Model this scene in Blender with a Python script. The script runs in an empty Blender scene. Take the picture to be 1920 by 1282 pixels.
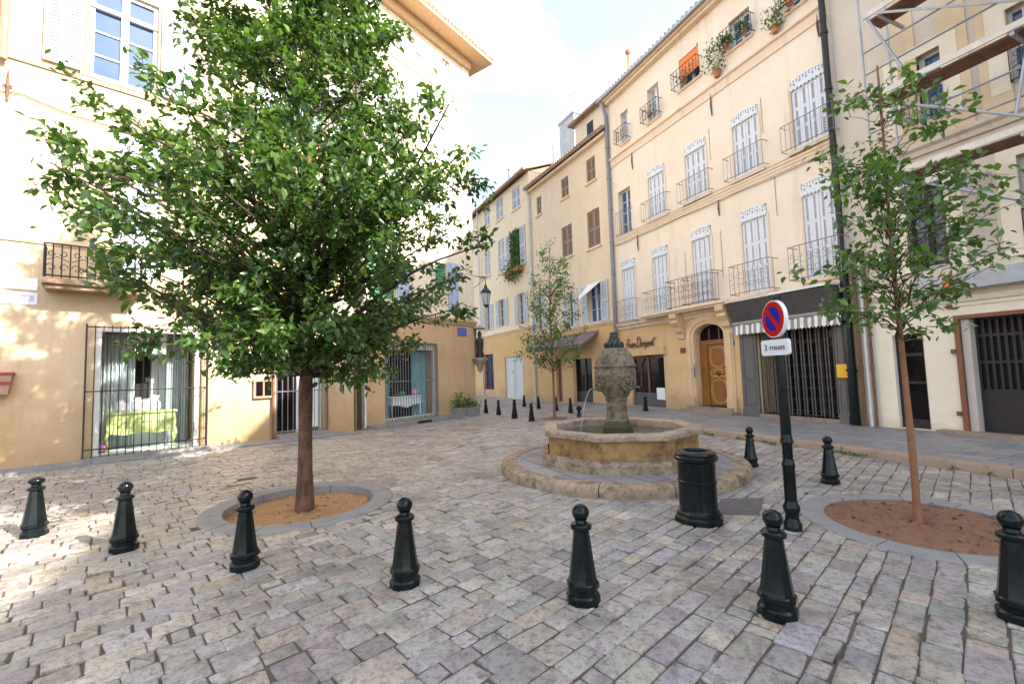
import bpy, bmesh, math, random
import numpy as np
from mathutils import Vector, Matrix
R_ = math.radians
rnd = random.Random(7)
S = bpy.context.scene
COL = S.collection
V3 = Vector

# ------------------------------------------------------------------ camera
F_PX, PITCH, ROLL, CAM_H = 835.0, R_(3.95), R_(1.75), 1.68
CAM = V3((0, 0, CAM_H))


def cam2world(x, y, f):
    c, s = math.cos(ROLL), math.sin(ROLL)
    X, Y = c * x - s * y, s * x + c * y
    c, s = math.cos(PITCH), math.sin(PITCH)
    return V3((X, c * f + s * Y, s * f - c * Y))


def ray(px, py):
    return cam2world(px - 960, py - 641, F_PX)


def hitz(px, py, z=0.0):
    r = ray(px, py)
    t = (z - CAM_H) / r.z
    return CAM + r * t


cd = bpy.data.cameras.new('camera')
cam = bpy.data.objects.new('camera', cd)
COL.objects.link(cam)
rt, up, fw = cam2world(1, 0, 0), cam2world(0, -1, 0), cam2world(0, 0, 1)
cam.matrix_world = Matrix(((rt.x, up.x, -fw.x, 0), (rt.y, up.y, -fw.y, 0), (rt.z, up.z, -fw.z, CAM_H), (0, 0, 0, 1)))
cd.sensor_fit = 'HORIZONTAL'
cd.sensor_width = 36
cd.lens = 36 * F_PX / 1920
cd.clip_start = 0.05
cd.clip_end = 1000
S.camera = cam

# ------------------------------------------------------------------ materials
def new_mat(name):
    m = bpy.data.materials.new(name)
    m.use_nodes = True
    nt = m.node_tree
    b = nt.nodes['Principled BSDF']
    return m, nt, b


def N(nt, typ, **kw):
    n = nt.nodes.new(typ)
    for k, v in kw.items():
        if k in n.inputs:
            n.inputs[k].default_value = v
        else:
            setattr(n, k, v)
    return n


def mixc(nt, fac, a, b, mode='MIX'):
    n = nt.nodes.new('ShaderNodeMix')
    n.data_type = 'RGBA'
    n.blend_type = mode
    for sock, val in ((n.inputs[0], fac), (n.inputs[6], a), (n.inputs[7], b)):
        if isinstance(val, bpy.types.NodeSocket):
            nt.links.new(val, sock)
        elif isinstance(val, (int, float)):
            sock.default_value = val
        else:
            sock.default_value = (*val[:3], 1)
    return n.outputs[2]


def ramp(nt, val, lo, hi, interp='LINEAR'):
    n = nt.nodes.new('ShaderNodeMapRange')
    n.interpolation_type = 'SMOOTHSTEP' if interp == 'SMOOTH' else 'LINEAR'
    nt.links.new(val, n.inputs[0])
    n.inputs[1].default_value, n.inputs[2].default_value = lo, hi
    return n.outputs[0]


def noise(nt, co, scale, detail=5, rough=.6, stretch=None):
    if stretch:
        mp = nt.nodes.new('ShaderNodeMapping')
        mp.inputs['Scale'].default_value = stretch
        nt.links.new(co, mp.inputs[0])
        co = mp.outputs[0]
    n = N(nt, 'ShaderNodeTexNoise', Scale=scale, Detail=detail, Roughness=rough)
    nt.links.new(co, n.inputs['Vector'])
    return n.outputs['Fac']


def bump(nt, b, h, strength, dist=.01):
    n = N(nt, 'ShaderNodeBump', Strength=strength, Distance=dist)
    nt.links.new(h, n.inputs['Height'])
    nt.links.new(n.outputs[0], b.inputs['Normal'])


def objco(nt):
    return nt.nodes.new('ShaderNodeTexCoord').outputs['Object']


def simple(name, c, rough=.6, metal=0, spec=.4, var=.12, vscale=6, bmp=0, bscale=60):
    m, nt, b = new_mat(name)
    co = objco(nt)
    n = noise(nt, co, vscale)
    out = mixc(nt, ramp(nt, n, .3, .7), [x * (1 - var) for x in c], [min(1, x * (1 + var)) for x in c])
    nt.links.new(out, b.inputs['Base Color'])
    b.inputs['Roughness'].default_value = rough
    b.inputs['Metallic'].default_value = metal
    b.inputs['Specular IOR Level'].default_value = spec
    if bmp:
        bump(nt, b, noise(nt, co, bscale), bmp)
    return m


def stucco(name, c, c2, streak=(.35, .25, .15), streak_amt=.25, base=None, base_h=1.2, rough=.9, patch=1.0, bmp=.35):
    """rendered wall: blotchy two-colour wash, run-off streaks, damp stained foot with a ragged edge (plus shade on the left house)"""
    m, nt, b = new_mat(name)
    co = objco(nt)
    o = mixc(nt, ramp(nt, noise(nt, co, .55 * patch, 6, .65), .35, .68), c, c2)
    o = mixc(nt, ramp(nt, noise(nt, co, 3.3, 5, .7), .25, .8), o, [x * .86 for x in c], 'MIX') if True else o
    mm = nt.nodes[-1]
    st = noise(nt, co, 1.6, 6, .7, (1.6, 1.6, .12))
    st2 = N(nt, 'ShaderNodeMath', operation='MULTIPLY')
    nt.links.new(ramp(nt, st, .55, .78), st2.inputs[0])
    st2.inputs[1].default_value = streak_amt
    o = mixc(nt, st2.outputs[0], o, streak)
    if base:
        sep = nt.nodes.new('ShaderNodeSeparateXYZ')
        nt.links.new(co, sep.inputs[0])
        ad = N(nt, 'ShaderNodeMath', operation='MULTIPLY_ADD')
        nt.links.new(noise(nt, co, 1.1, 7, .7), ad.inputs[0])
        ad.inputs[1].default_value = -base_h * 2.4
        nt.links.new(sep.outputs[2], ad.inputs[2])
        f = ramp(nt, ad.outputs[0], base_h * .1, -base_h * 1.0)
        f2 = N(nt, 'ShaderNodeMath', operation='MULTIPLY')
        nt.links.new(f, f2.inputs[0])
        f2.inputs[1].default_value = .85
        o = mixc(nt, f2.outputs[0], o, base)
    nt.links.new(o, b.inputs['Base Color'])
    b.inputs['Roughness'].default_value = rough
    b.inputs['Specular IOR Level'].default_value = .2
    h = N(nt, 'ShaderNodeMath', operation='ADD')
    nt.links.new(noise(nt, co, 26, 6, .7), h.inputs[0])
    nt.links.new(noise(nt, co, 4, 4), h.inputs[1])
    bump(nt, b, h.outputs[0], bmp, .02)
    return m


def stone(name, c, c2, dark, scale=2.2, bmp=.5, rough=.85, damt=.7, lo=.5, hi=.72):
    m, nt, b = new_mat(name)
    co = objco(nt)
    o = mixc(nt, ramp(nt, noise(nt, co, scale, 6, .7), .35, .65), c, c2)
    d = N(nt, 'ShaderNodeMath', operation='MULTIPLY')
    nt.links.new(ramp(nt, noise(nt, co, scale * 2.3, 8, .75), lo, hi), d.inputs[0])
    d.inputs[1].default_value = damt
    o = mixc(nt, d.outputs[0], o, dark)
    nt.links.new(o, b.inputs['Base Color'])
    b.inputs['Roughness'].default_value = rough
    b.inputs['Specular IOR Level'].default_value = .3
    bump(nt, b, noise(nt, co, 22, 8, .7), bmp, .02)
    return m


M = {}
M['r_up'] = stucco('peach_stucco', (.88, .745, .59), (.78, .60, .43), (.50, .35, .22), .6)
M['r_low'] = stucco('orange_stone_render', (.74, .505, .27), (.62, .37, .165), (.33, .19, .09), .5, (.42, .28, .16), .7, patch=2)
M['r_trim'] = stucco('peach_moulding', (.82, .65, .48), (.72, .53, .36), (.34, .21, .11), .7, bmp=.2)
M['r_stone'] = stucco('golden_cut_stone', (.74, .53, .31), (.63, .41, .21), (.30, .18, .09), .6, (.36, .24, .14), .6, patch=3, bmp=.3)
M['b_up'] = stucco('apricot_stucco', (.82, .65, .46), (.72, .53, .34), (.40, .27, .16), .55)
M['b_low'] = stucco('deep_orange_render', (.72, .455, .215), (.60, .345, .145), (.38, .2, .08), .5, (.46, .31, .17), .7, patch=2)
M['c_up'] = stucco('cream_yellow_stucco', (.84, .68, .47), (.76, .58, .37), (.45, .33, .2), .4)
M['m_up'] = stucco('cream_white_stucco', (.74, .64, .49), (.68, .57, .42), (.45, .36, .24), .2)
M['m_low'] = stucco('ochre_stone_render', (.57, .385, .215), (.44, .28, .145), (.33, .21, .1), .3, (.36, .26, .13), .8, patch=2)
M['l_up'] = stucco('yellow_ochre_stucco', (.60, .46, .30), (.52, .385, .235), (.33, .22, .12), .5, (.385, .255, .125), 1.5, patch=1.6)  # foot tone carries painted tree shade as well as real staining
M['l_low'] = stucco('shaded_stained_ochre_stucco', (.53, .365, .19), (.42, .275, .13), (.33, .22, .12), .55, (.34, .225, .11), 1.6, patch=1.6)  # lower wall tone: shade and staining mixed into one colour
M['s_up'] = stucco('grey_beige_stucco', (.66, .57, .46), (.54, .46, .37), (.27, .2, .15), .5, patch=1.4)
M['s_low'] = stucco('cream_stucco', (.82, .73, .58), (.76, .66, .51), (.45, .36, .27), .3, (.55, .45, .33), .3)
M['s_panel'] = stucco('worn_grey_panel', (.56, .49, .42), (.44, .38, .33), (.25, .2, .17), .5, patch=2)
M['s_pier'] = stucco('ochre_pier', (.72, .55, .36), (.64, .47, .29), (.4, .27, .15), .3)
M['white'] = simple('white_paint', (.66, .665, .69), .55, var=.05)
M['greywhite'] = simple('grey_white_slats', (.47, .485, .53), .6, var=.06)
M['palegrey'] = simple('pale_grey_paint', (.55, .55, .52), .6, var=.08)
M['brown_sh'] = simple('brown_shutter_paint', (.30, .19, .12), .6)
M['brown_sl'] = simple('brown_slats', (.24, .15, .10), .6)
M['blue_sh'] = simple('blue_shutter_paint', (.36, .43, .58), .55)
M['green_sh'] = simple('green_shutter_paint', (.05, .20, .10), .55)
M['orange'] = simple('orange_canvas', (.80, .24, .07), .85, var=.08)
M['iron'] = simple('dark_iron', (.035, .03, .03), .5, .4)
M['rust'] = simple('rusty_iron', (.16, .085, .05), .75, .2, var=.4, vscale=14)
M['darkrust'] = simple('brown_black_iron', (.055, .035, .028), .6, .3, var=.4, vscale=14)
M['grille_iron'] = simple('dull_grille_iron', (.10, .098, .10), .5, .4)
M['greyiron'] = simple('grey_iron', (.22, .22, .23), .5, .5)
M['dark'] = simple('dark_interior', (.012, .011, .012), .8)
M['redwood'] = simple('reddish_wood', (.20, .075, .04), .6)
M['soffit'] = simple('orange_soffit', (.62, .42, .24), .75, var=.1)
M['zinc'] = simple('zinc', (.34, .36, .40), .45, .5)
M['shopgrey'] = simple('shop_grey_paint', (.075, .07, .069), .5, var=.1)
M['shopgrey2'] = simple('shop_grey_panel', (.115, .107, .104), .5, var=.08)
M['stripe_w'] = simple('white_canvas', (.74, .70, .66), .85)
M['stripe_g'] = simple('grey_canvas', (.27, .24, .24), .85)
M['yellow'] = simple('yellow_notice', (.80, .42, .03), .6)
M['paper'] = simple('white_paper', (.8, .8, .78), .7, var=.04)
M['ink'] = simple('black_ink', (.03, .03, .035), .6)
M['redplate'] = simple('red_plate', (.25, .03, .03), .5)
M['blueplate'] = simple('blue_plate', (.08, .12, .42), .4)
M['signred'] = simple('sign_red', (.42, .004, .010), .6, spec=.08, var=.05)
M['signblue'] = simple('sign_blue', (.006, .014, .26), .6, spec=.08, var=.05)
M['steel'] = simple('scaffold_steel', (.34, .34, .36), .4, .6)
M['plank'] = simple('scaffold_plank', (.20, .095, .06), .85, var=.35, vscale=3)
M['toe'] = simple('weathered_board', (.62, .56, .48), .8)
M['lime'] = simple('lime_green_paint', (.40, .49, .17), .5, var=.06)
M['drape'] = simple('pale_curtain', (.66, .74, .74), .8, var=.06)
M['teal'] = simple('teal_drape', (.22, .45, .45), .8)
M['pink'] = simple('pink_fabric', (.75, .30, .50), .8)
M['bark'] = None
M['twig'] = stone('dark_twig_bark', (.075, .05, .035), (.055, .04, .03), (.03, .02, .015), 9, .5, .9)
M['bark2'] = stone('young_bark', (.27, .12, .06), (.20, .09, .045), (.09, .05, .032), 9, .5, .85, .5)
M['earth1'] = stone('sandy_earth', (.40, .225, .10), (.31, .17, .075), (.12, .07, .04), 13, 1, .95, .75)
M['earth2'] = stone('red_earth', (.24, .125, .075), (.19, .095, .055), (.06, .032, .022), 11, 1, .95, .8)
M['collar'] = stone('grey_stone_collar', (.20, .195, .195), (.25, .235, .215), (.12, .115, .11), 3, .35, .8, .5)
M['kerbst'] = stone('pinkish_kerb_stone', (.32, .225, .16), (.25, .185, .145), (.09, .065, .05), 1.6, .4, .8, .6)
M['fstone'] = stone('grey_fountain_stone', (.27, .22, .155), (.175, .135, .09), (.03, .024, .017), 5, .9, .85, .8, .45, .62)
M['fbasin'] = stone('ochre_fountain_stone', (.40, .235, .085), (.27, .15, .055), (.05, .032, .018), 1.9, .6, .75, .85, .45, .66)
M['frim'] = stone('pale_rim_stone', (.42, .32, .235), (.32, .23, .155), (.10, .07, .046), 2.8, .5, .7, .75, .47, .65)
M['fstep'] = stone('worn_step_stone', (.38, .28, .19), (.27, .185, .115), (.075, .05, .032), 2.6, .7, .7, .85, .45, .62)
M['moss'] = stone('wet_moss', (.055, .052, .022), (.075, .06, .03), (.02, .018, .012), 9, 1, .6)
M['chim'] = stone('weathered_chimney', (.55, .53, .50), (.44, .42, .4), (.2, .2, .2), 1.5, .5)
M['walk'] = stone('worn_grey_pavement', (.21, .20, .21), (.26, .24, .225), (.10, .09, .085), 1.3, .25, .6, .7, .52, .70)
M['terracotta'] = simple('terracotta', (.48, .19, .09), .8)
M['bronze'] = simple('old_bronze', (.055, .065, .06), .55, .5, var=.3, vscale=20)


def door_wood():
    m, nt, b = new_mat('carved_oak')
    co = objco(nt)
    o = mixc(nt, ramp(nt, noise(nt, co, 5, 6, .7, (6, 6, .6)), .3, .7), (.33, .135, .03), (.17, .065, .016))
    nt.links.new(o, b.inputs['Base Color'])
    b.inputs['Roughness'].default_value = .42
    return m


M['oak'] = door_wood()
M['oak2'] = simple('worn_carved_oak', (.50, .24, .075), .45, var=.25, vscale=12)


def bark_mat(name, a, c2, dk):
    m, nt, b = new_mat(name)
    co = objco(nt)
    n = noise(nt, co, 30, 6, .7, (1, 1, .16))
    o = mixc(nt, ramp(nt, n, .38, .62), dk, a)
    o = mixc(nt, ramp(nt, noise(nt, co, 5, 4), .45, .7), o, c2)
    o = mixc(nt, ramp(nt, n, .30, .44), dk, o)
    nt.links.new(o, b.inputs['Base Color'])
    b.inputs['Roughness'].default_value = .9
    bump(nt, b, n, 1.0, .03)
    return m


M['bark'] = bark_mat('fissured_reddish_bark', (.13, .055, .03), (.17, .085, .05), (.035, .02, .014))


def glass_mat(name, c, rough=.04, sp=.5):
    m, nt, b = new_mat(name)
    b.inputs['Base Color'].default_value = (*c, 1)
    b.inputs['Roughness'].default_value = rough
    b.inputs['Specular IOR Level'].default_value = sp
    co = objco(nt)
    bump(nt, b, noise(nt, co, 1.5, 2), .06, .05)
    return m


M['glass'] = glass_mat('window_glass', (.05, .09, .18))  # blue of the reflected sky put into the base colour
M['curtain_glass'] = glass_mat('curtained_glass', (.42, .44, .45), .12)
M['shopglass'] = glass_mat('shop_glass', (.006, .005, .007), .05, .22)


def black_paint():
    m, nt, b = new_mat('glossy_black_green_paint')
    co = objco(nt)
    o = mixc(nt, ramp(nt, noise(nt, co, 9, 5), .35, .7), (.003, .005, .0055), (.007, .010, .0105))
    k = N(nt, 'ShaderNodeMath', operation='MULTIPLY')
    nt.links.new(ramp(nt, noise(nt, co, 21, 8, .8), .58, .74), k.inputs[0])
    k.inputs[1].default_value = .25
    o = mixc(nt, k.outputs[0], o, (.04, .036, .032))
    nt.links.new(o, b.inputs['Base Color'])
    r = N(nt, 'ShaderNodeMapRange')
    nt.links.new(noise(nt, co, 14, 5), r.inputs[0])
    r.inputs[1].default_value, r.inputs[2].default_value = .3, .75
    r.inputs[3].default_value, r.inputs[4].default_value = .12, .26
    nt.links.new(r.outputs[0], b.inputs['Roughness'])
    b.inputs['Specular IOR Level'].default_value = .22
    bump(nt, b, noise(nt, co, 30, 3), .06, .003)
    return m


M['black'] = black_paint()


def roof_mat():
    m, nt, b = new_mat('canal_tiles')
    co = objco(nt)
    w = N(nt, 'ShaderNodeTexWave', Scale=1.9, Distortion=.4)
    w.bands_direction = 'X'
    nt.links.new(co, w.inputs[0])
    o = mixc(nt, ramp(nt, noise(nt, co, 4, 6), .3, .7), (.42, .27, .17), (.28, .20, .15))
    nt.links.new(o, b.inputs['Base Color'])
    b.inputs['Roughness'].default_value = .9
    bump(nt, b, w.outputs['Fac'], 1, .06)
    return m


M['roof'] = roof_mat()


def leaf_mat(name, g=1.0):
    m, nt, b = new_mat(name)
    at = N(nt, 'ShaderNodeAttribute', attribute_name='tint')
    o = mixc(nt, at.outputs['Fac'], (.022 * g, .062 * g, .018 * g), (.115 * g, .185 * g, .034 * g))
    nt.links.new(o, b.inputs['Base Color'])
    b.inputs['Roughness'].default_value = .30
    b.inputs['Specular IOR Level'].default_value = .6
    tr = nt.nodes.new('ShaderNodeBsdfTranslucent')
    o2 = mixc(nt, at.outputs['Fac'], (.065 * g, .16 * g, .016), (.18 * g, .32 * g, .03))
    nt.links.new(o2, tr.inputs['Color'])
    mx = nt.nodes.new('ShaderNodeMixShader')
    mx.inputs[0].default_value = .34
    nt.links.new(b.outputs[0], mx.inputs[1])
    nt.links.new(tr.outputs[0], mx.inputs[2])
    nt.links.new(mx.outputs[0], nt.nodes['Material Output'].inputs[0])
    return m


M['leaf'] = leaf_mat('leaf', 1.0)
M['dead'] = simple('dead_leaves', (.12, .06, .028), .8, var=.5, vscale=3)
M['leaf2'] = leaf_mat('young_leaf', 1.3)


def sett_mat():
    m, nt, b = new_mat('worn_stone_setts')
    co = objco(nt)
    at = N(nt, 'ShaderNodeAttribute', attribute_name='tint')
    o = at.outputs['Color']

    def lay(o, nz, lo, hi, amt, c):
        k = N(nt, 'ShaderNodeMath', operation='MULTIPLY')
        nt.links.new(ramp(nt, nz, lo, hi), k.inputs[0])
        k.inputs[1].default_value = amt
        return mixc(nt, k.outputs[0], o, c)
    o = lay(o, noise(nt, co, 8, 8, .75), .42, .70, .5, (.34, .305, .26))
    o = lay(o, noise(nt, co, 5.5, 7, .75), .48, .68, .72, (.125, .11, .10))
    o = lay(o, noise(nt, co, 22, 8, .8), .50, .64, .8, (.095, .08, .068))
    o = lay(o, noise(nt, co, 55, 4, .7), .60, .68, .8, (.04, .034, .03))
    o = lay(o, noise(nt, co, .9, 8, .78), .50, .66, .7, (.105, .082, .066))
    o = lay(o, noise(nt, co, 1.9, 7, .75), .60, .70, .65, (.20, .125, .06))
    nt.links.new(o, b.inputs['Base Color'])
    r = N(nt, 'ShaderNodeMapRange')
    nt.links.new(noise(nt, co, 6, 6), r.inputs[0])
    r.inputs[1].default_value, r.inputs[2].default_value = .35, .65
    r.inputs[3].default_value, r.inputs[4].default_value = .30, .62
    nt.links.new(r.outputs[0], b.inputs['Roughness'])
    b.inputs['Specular IOR Level'].default_value = .45
    h = N(nt, 'ShaderNodeMath', operation='ADD')
    nt.links.new(noise(nt, co, 30, 9, .8), h.inputs[0])
    nt.links.new(noise(nt, co, 10, 5, .7), h.inputs[1])
    bump(nt, b, h.outputs[0], .7, .014)
    return m


M['sett'] = sett_mat()
M['mortar'] = stone('sandy_joint_earth', (.105, .082, .062), (.075, .06, .048), (.035, .028, .024), 6, .6, .95, .6)


def walk_mat():
    m, nt, b = new_mat('worn_grey_slabs')
    co = objco(nt)
    mp = nt.nodes.new('ShaderNodeMapping')
    mp.inputs['Rotation'].default_value = (0, 0, R_(66))
    nt.links.new(co, mp.inputs[0])
    br = N(nt, 'ShaderNodeTexBrick', Scale=1.0)
    br.offset = .43
    for k, v in (('Brick Width', .62), ('Row Height', .36), ('Mortar Size', .012), ('Mortar Smooth', .3), ('Bias', 0.0)):
        br.inputs[k].default_value = v
    br.inputs['Color1'].default_value = (.185, .18, .185, 1)
    br.inputs['Color2'].default_value = (.27, .25, .235, 1)
    br.inputs['Mortar'].default_value = (.07, .06, .055, 1)
    nt.links.new(mp.outputs[0], br.inputs[0])
    o = br.outputs['Color']

    def lay(o, nz, lo, hi, amt, c):
        k = N(nt, 'ShaderNodeMath', operation='MULTIPLY')
        nt.links.new(ramp(nt, nz, lo, hi), k.inputs[0])
        k.inputs[1].default_value = amt
        return mixc(nt, k.outputs[0], o, c)
    o = lay(o, noise(nt, co, 1.1, 7, .7), .50, .68, .6, (.11, .095, .09))
    o = lay(o, noise(nt, co, 9, 8, .75), .50, .72, .6, (.31, .28, .25))
    o = lay(o, noise(nt, co, 26, 6, .75), .56, .66, .6, (.06, .052, .048))
    nt.links.new(o, b.inputs['Base Color'])
    b.inputs['Roughness'].default_value = .6
    h = N(nt, 'ShaderNodeMath', operation='MULTIPLY_ADD')
    nt.links.new(br.outputs['Fac'], h.inputs[0])
    h.inputs[1].default_value = -1.2
    nt.links.new(noise(nt, co, 14, 7, .7), h.inputs[2])
    bump(nt, b, h.outputs[0], .5, .012)
    return m


M['walk'] = walk_mat()


def water_mat():
    m, nt, b = new_mat('basin_water')
    b.inputs['Base Color'].default_value = (.03, .045, .035, 1)
    b.inputs['Roughness'].default_value = .06
    bump(nt, b, noise(nt, objco(nt), 9, 3), .25, .02)
    return m


M['water'] = water_mat()
mj, ntj, bj = new_mat('falling_water')
bj.inputs['Base Color'].default_value = (.9, .93, .95, 1)
bj.inputs['Roughness'].default_value = .1
bj.inputs['Transmission Weight'].default_value = .85
M['jet'] = mj

# ------------------------------------------------------------------ mesh helpers
def sv(o, label=None, cat=None, group=None, kind=None):
    for k, v in (('label', label), ('category', cat), ('group', group), ('kind', kind)):
        if v:
            o[k] = v
    return o


class MB:
    def __init__(s):
        s.v, s.f, s.m = [], [], []

    def add(s, vs, fs, mi=0):
        n = len(s.v)
        s.v += [tuple(p) for p in vs]
        s.f += [tuple(i + n for i in f) for f in fs]
        s.m += [mi] * len(fs)
        return s

    def quad(s, a, b, c, d, mi=0):
        return s.add([a, b, c, d], [(0, 1, 2, 3)], mi)

    def box(s, x0, x1, y0, y1, z0, z1, mi=0):
        v = [(x, y, z) for z in (z0, z1) for y in (y0, y1) for x in (x0, x1)]
        return s.add(v, [(0, 2, 3, 1), (4, 5, 7, 6), (0, 1, 5, 4), (2, 6, 7, 3), (0, 4, 6, 2), (1, 3, 7, 5)], mi)

    def cbox(s, x0, x1, y0, y1, z0, z1, c=.01, mi=0):
        """box with chamfered vertical front edges and top"""
        v = []
        for z, k in ((z0, 0), (z1 - c, 0), (z1, c)):
            v += [(x0 + k + c, y0 + k, z), (x1 - k - c, y0 + k, z), (x1 - k, y0 + k + c, z), (x1 - k, y1 - k - c, z),
                  (x1 - k - c, y1 - k, z), (x0 + k + c, y1 - k, z), (x0 + k, y1 - k - c, z), (x0 + k, y0 + k + c, z)]
        f = [tuple(range(7, -1, -1)), tuple(range(16, 24))]
        for r in (0, 8):
            f += [(r + i, r + (i + 1) % 8, r + 8 + (i + 1) % 8, r + 8 + i) for i in range(8)]
        return s.add(v, f, mi)

    def tube(s, pts, rad, n=6, mi=0, cap=True):
        pts = [V3(p) for p in pts]
        rads = rad if isinstance(rad, (list, tuple)) else [rad] * len(pts)
        vs = []
        ref = None
        for i, p in enumerate(pts):
            t = (pts[min(i + 1, len(pts) - 1)] - pts[max(i - 1, 0)])
            t = t.normalized() if t.length > 1e-9 else V3((0, 0, 1))
            if ref is None:
                ref = V3((1, 0, 0)) if abs(t.x) < .8 else V3((0, 1, 0))
            a = (ref - t * ref.dot(t))
            a = a.normalized() if a.length > 1e-6 else t.orthogonal().normalized()
            ref = a
            b = t.cross(a)
            for k in range(n):
                w = 2 * math.pi * k / n
                vs.append(p + (a * math.cos(w) + b * math.sin(w)) * rads[i])
        fs = []
        for i in range(len(pts) - 1):
            fs += [(i * n + k, i * n + (k + 1) % n, (i + 1) * n + (k + 1) % n, (i + 1) * n + k) for k in range(n)]
        if cap:
            fs += [tuple(range(n - 1, -1, -1)), tuple(range((len(pts) - 1) * n, len(pts) * n))]
        return s.add(vs, fs, mi)

    def lathe(s, prof, n=24, c=(0, 0, 0), mi=0, ph=0, cap=True):
        vs, fs = [], []
        for r, z in prof:
            for k in range(n):
                w = 2 * math.pi * k / n + ph
                vs.append((c[0] + r * math.cos(w), c[1] + r * math.sin(w), c[2] + z))
        for i in range(len(prof) - 1):
            fs += [(i * n + k, i * n + (k + 1) % n, (i + 1) * n + (k + 1) % n, (i + 1) * n + k) for k in range(n)]
        if cap:
            fs += [tuple(range(n - 1, -1, -1)), tuple(range((len(prof) - 1) * n, len(prof) * n))]
        return s.add(vs, fs, mi)

    def prism(s, poly, y0, y1, mi=0):
        """poly in (x,z), extruded along y"""
        n = len(poly)
        vs = [(x, y0, z) for x, z in poly] + [(x, y1, z) for x, z in poly]
        fs = [tuple(range(n)), tuple(range(2 * n - 1, n - 1, -1))]
        fs += [(i, i + n, (i + 1) % n + n, (i + 1) % n) for i in range(n)]
        return s.add(vs, fs, mi)

    def prism_z(s, poly, z0, z1, mi=0):
        n = len(poly)
        vs = [(x, y, z0) for x, y in poly] + [(x, y, z1) for x, y in poly]
        fs = [tuple(range(n - 1, -1, -1)), tuple(range(n, 2 * n))]
        fs += [(i, (i + 1) % n, (i + 1) % n + n, i + n) for i in range(n)]
        return s.add(vs, fs, mi)

    def band(s, path, w0, w1, y0, y1, mi=0):
        """ribbon along a path in the (x,z) plane, from offset w0 to w1 along its left normal"""
        n = len(path)
        L = []
        for i in range(n):
            a, b = path[max(0, i - 1)], path[min(n - 1, i + 1)]
            tx, tz = b[0] - a[0], b[1] - a[1]
            l = math.hypot(tx, tz) or 1
            L.append((-tz / l, tx / l))
        vs = []
        for (x, z), (nx, nz) in zip(path, L):
            for w, y in ((w0, y0), (w1, y0), (w1, y1), (w0, y1)):
                vs.append((x + nx * w, y, z + nz * w))
        fs = []
        for i in range(n - 1):
            for k in range(4):
                a, b = i * 4 + k, i * 4 + (k + 1) % 4
                fs.append((a, b, b + 4, a + 4))
        fs += [(3, 2, 1, 0), tuple(range((n - 1) * 4, n * 4))]
        return s.add(vs, fs, mi)

    def build(s, name, mat, parent=None, smooth=False, loc=None):
        me = bpy.data.meshes.new(name)
        me.from_pydata(s.v, [], s.f)
        mats = mat if isinstance(mat, (list, tuple)) else [mat]
        for m in mats:
            me.materials.append(M[m] if isinstance(m, str) else m)
        if len(mats) > 1:
            me.polygons.foreach_set('material_index', s.m)
        bm = bmesh.new()
        bm.from_mesh(me)
        bmesh.ops.recalc_face_normals(bm, faces=bm.faces)
        bm.to_mesh(me)
        bm.free()
        if smooth:
            me.polygons.foreach_set('use_smooth', [True] * len(me.polygons))
            if smooth != 'all':
                me.set_sharp_from_angle(angle=R_(smooth if smooth is not True else 38))
        o = bpy.data.objects.new(name, me)
        COL.objects.link(o)
        if parent:
            o.parent = parent
        if loc is not None:
            o.location = loc
        return o


def empty(name, loc=(0, 0, 0), rz=0, **kw):
    o = bpy.data.objects.new(name, None)
    o.empty_display_size = .2
    COL.objects.link(o)
    o.location = loc
    o.rotation_euler = (0, 0, rz)
    sv(o, **kw)
    return o


def copy_tree(o, parent=None):
    c = o.copy()
    COL.objects.link(c)
    if parent:
        c.parent = parent
    for ch in list(o.children):
        copy_tree(ch, c)
    return c


def text_mesh(txt, size, name, mat, parent=None, shear=0, extr=.002):
    cu = bpy.data.curves.new(name, 'FONT')
    cu.body = txt
    cu.size = size
    cu.shear = shear
    cu.extrude = extr
    cu.align_x = 'CENTER'
    cu.align_y = 'CENTER'
    t = bpy.data.objects.new(name + '_tmp', cu)
    COL.objects.link(t)
    bpy.context.view_layer.update()
    me = bpy.data.meshes.new_from_object(t)
    bpy.data.objects.remove(t)
    me.materials.clear()
    me.materials.append(M[mat])
    o = bpy.data.objects.new(name, me)
    COL.objects.link(o)
    if parent:
        o.parent = parent
    return o


# ------------------------------------------------------------------ facade frames
class Fac:
    """vertical facade plane; local x runs towards the viewer's left, y outwards, z up"""

    def __init__(s, O, yaw, flip=False):
        a = R_(yaw)
        d = V3((math.sin(a), math.cos(a), 0))
        s.X = -d if flip else d
        s.Y = V3((-s.X.y, s.X.x, 0))
        s.O = V3((O.x, O.y, 0))
        s.rz = math.atan2(s.X.y, s.X.x)

    def hit(s, px, py, off=0.0):
        r = ray(px, py)
        t = (s.O + s.Y * off - CAM).dot(s.Y) / r.dot(s.Y)
        return CAM + r * t

    def pt(s, px, py, off=0.0):
        q = s.hit(px, py, off)
        return (q - s.O).dot(s.X), q.z

    def rect(s, xl, xr, yt, yb, off=0.0):
        xc, yc = (xl + xr) / 2, (yt + yb) / 2
        return (s.pt(xr, yc, off)[0], s.pt(xl, yc, off)[0], s.pt(xc, yb, off)[1], s.pt(xc, yt, off)[1])

    def w(s, u, y, z):
        return s.O + s.X * u + s.Y * y + V3((0, 0, z))

    def root(s, name, **kw):
        return empty(name, s.O, s.rz, **kw)

    def on(s, name, u, y, z, **kw):
        return empty(name, s.w(u, y, z), s.rz, **kw)


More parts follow.
